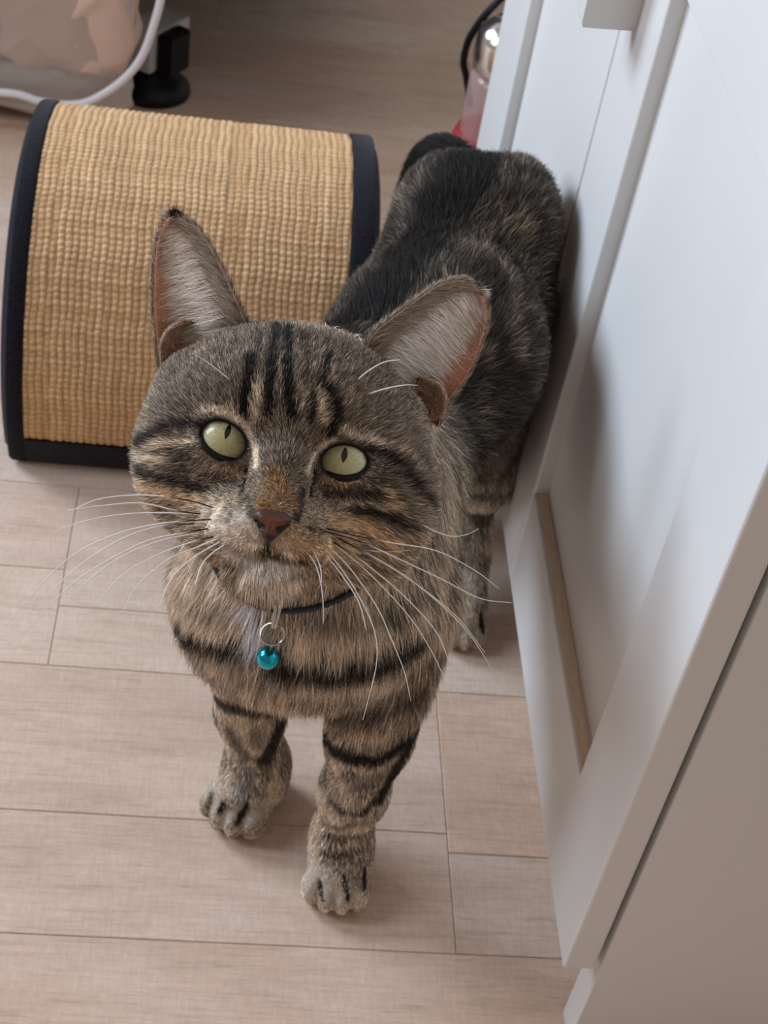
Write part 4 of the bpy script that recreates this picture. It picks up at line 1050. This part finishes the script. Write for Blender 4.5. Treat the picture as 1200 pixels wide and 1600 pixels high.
for w in [
 ([(333, 793), (300, 783), (250, 775), (200, 774), (150, 781), (112, 798)], -10, .3), ([(318, 803), (280, 799), (220, 786), (160, 790), (106, 797)], -6, .22),
 ([(300, 803), (240, 801), (180, 805), (130, 815), (80, 832)], -4, 0), ([(330, 812), (290, 814), (240, 820), (180, 835), (110, 870), (50, 930), (8, 980)], 0, .14),
 ([(310, 818), (250, 822), (195, 840), (140, 872), (100, 905), (72, 935)], 4, .1), ([(325, 826), (280, 834), (230, 845), (170, 875), (110, 915), (35, 992)], 8, .1),
 ([(318, 832), (270, 840), (220, 856), (180, 876), (140, 905), (118, 928)], 6, 0), ([(335, 838), (290, 850), (240, 870), (190, 900), (145, 950)], 12, .1), ([(340, 842), (300, 858), (262, 875), (215, 915), (190, 960)], 10, 0),
 ([(345, 846), (310, 866), (280, 890), (262, 915), (248, 950)], 12, 0), ([(352, 850), (325, 870), (312, 890), (305, 915)], 10, 0),
 ([(510, 826), (560, 838), (610, 848), (680, 860), (740, 890), (780, 920)], -8, .28), ([(505, 830), (560, 845), (620, 872), (690, 905), (750, 935), (800, 942)], -6, .22),
 ([(524, 838), (580, 868), (640, 905), (700, 955), (740, 1000), (772, 1052)], 2, .12), ([(520, 846), (570, 880), (630, 930), (680, 985), (700, 1030), (716, 1080), (720, 1142)], 8, .06),
 ([(520, 848), (565, 885), (615, 935), (655, 985), (690, 1050), (712, 1120)], 10, 0), ([(516, 856), (550, 892), (590, 950), (612, 1000), (632, 1050), (642, 1095)], 12, 0),
 ([(512, 862), (540, 898), (568, 945), (586, 990), (588, 1040), (567, 1125)], 14, 0), ([(508, 866), (535, 900), (560, 940), (573, 985)], 12, 0),
 ([(483, 866), (496, 890), (504, 930), (505, 975)], 8, 0), ([(490, 862), (500, 885), (503, 910)], 6, 0), ([(530, 842), (600, 880), (660, 920), (715, 965), (758, 1020)], 0, .1), 
 ([(560, 858), (600, 862), (640, 860)], -6, 0),
 ([(196, 725), (165, 716), (140, 702), (119, 683)], -6, 0), ([(648, 812), (675, 828), (705, 838), (730, 835), (748, 826)], 0, 0),
 ([(556, 596), (575, 580), (600, 566), (625, 562)], 10, 0), ([(572, 617), (600, 608), (630, 602), (652, 602)], 8, 0), ([(362, 596), (340, 578), (318, 562), (300, 552)], 8, 0),
]: whisker(*w)

# ---------------- collar with ring and bell
M_strap = mat('black_webbing', (.009, .014, .020), .38)
M_steel = mat('steel_wire', (.62, .58, .54), .25, 1.0)
M_bell = mat('teal_metallic', (.0, .44, .60), .14, 1.0, coat=.6)
collar = empty('cat_collar', tuple(cast(425, 942)))
tag(collar, 'dark cat collar with wire ring and shiny teal bell below the chin', 'collar')
def cl_(o): o.parent = collar; o.location = -Vector(collar.location); return o
A_ = cast(362, 912); B_ = cast(428, 950); C_ = cast(490, 932)
ax = unit(np.array([-.014, -.037, .05])); cen_ = np.array([.041, .472, .252])
bf = B_ - cen_; cen_ = cen_ + ax * (bf @ ax)
e1 = unit(B_ - cen_); e2 = np.cross(ax, e1)
ths = np.linspace(0, 2 * np.pi, 120, endpoint=False); Rs = []
for t in ths:
    d = e1 * math.cos(t) + e2 * math.sin(t); r = .02
    while r < .075 and fd.tri((cen_ + d * r)[None])[0] < 0: r += .0006
    Rs.append(r)
Rs = np.array(Rs)
for _ in range(12): Rs = (np.roll(Rs, 1) + Rs + np.roll(Rs, -1)) / 3
Rs = Rs + .0018
loop = cen_ + (e1[None] * np.cos(ths)[:, None] + e2[None] * np.sin(ths)[:, None]) * Rs[:, None]
V = []; F = []; hw3, th3 = .0058, .0011
radial = unit(loop - cen_)
for dz, dr in ((-hw3, 0), (-hw3 * .9, th3), (hw3 * .9, th3), (hw3, 0), (hw3 * .9, -th3), (-hw3 * .9, -th3)): V.append(loop + ax * dz + radial * dr)
V = np.stack(V, 1).reshape(-1, 3); n = len(ths)
for i in range(n):
    for k in range(6): F.append((i * 6 + k, ((i + 1) % n) * 6 + k, ((i + 1) % n) * 6 + (k + 1) % 6, i * 6 + (k + 1) % 6))
cl_(mesh_np('strap', V, np.array(F), M_strap))
def front(px, py, gap):
    d = ray(px, py); return cast(px, py) - d * gap
gp = .0125
bp = front(419, 1028, gp); bd = np.linalg.norm(bp - CAM); br = 18.6 * bd / FPX
V, F = superbox((0, 0, 0), (1, 1, 1), 24, 1.0); 
cl_(mesh_np('bell', V * br + bp, F, M_bell))
cl_(mesh_np('bell_loop', *tube_np(np.array([bp + unit(-DOWN) * br * 1.15 + (RIGHT * math.cos(t) + _F * 0 - DOWN * math.sin(t)) * br * .22 for t in np.linspace(0, 2 * np.pi, 20, endpoint=False)]), .0004, 6, True), M_steel))
rp = front(426, 991, gp); rr_ = 18.0 * bd / FPX
cl_(mesh_np('split_ring', *tube_np(np.array([rp + RIGHT * math.cos(t) * rr_ + DOWN * math.sin(t) * rr_ * .92 + _F * .0008 * math.sin(2 * t) for t in np.linspace(0, 2 * np.pi, 48, endpoint=False)]), .00042, 8, True), M_steel))
for x0, x1 in ((432, 426), (439, 430)):
    P0, P1 = front(x0, 944, gp - .004), front(x1, 982, gp); cl_(mesh_np('ring_clip', *tube_np(np.array([P0 + (P1 - P0) * k for k in np.linspace(0, 1, 6)]), .00075, 8), M_steel))
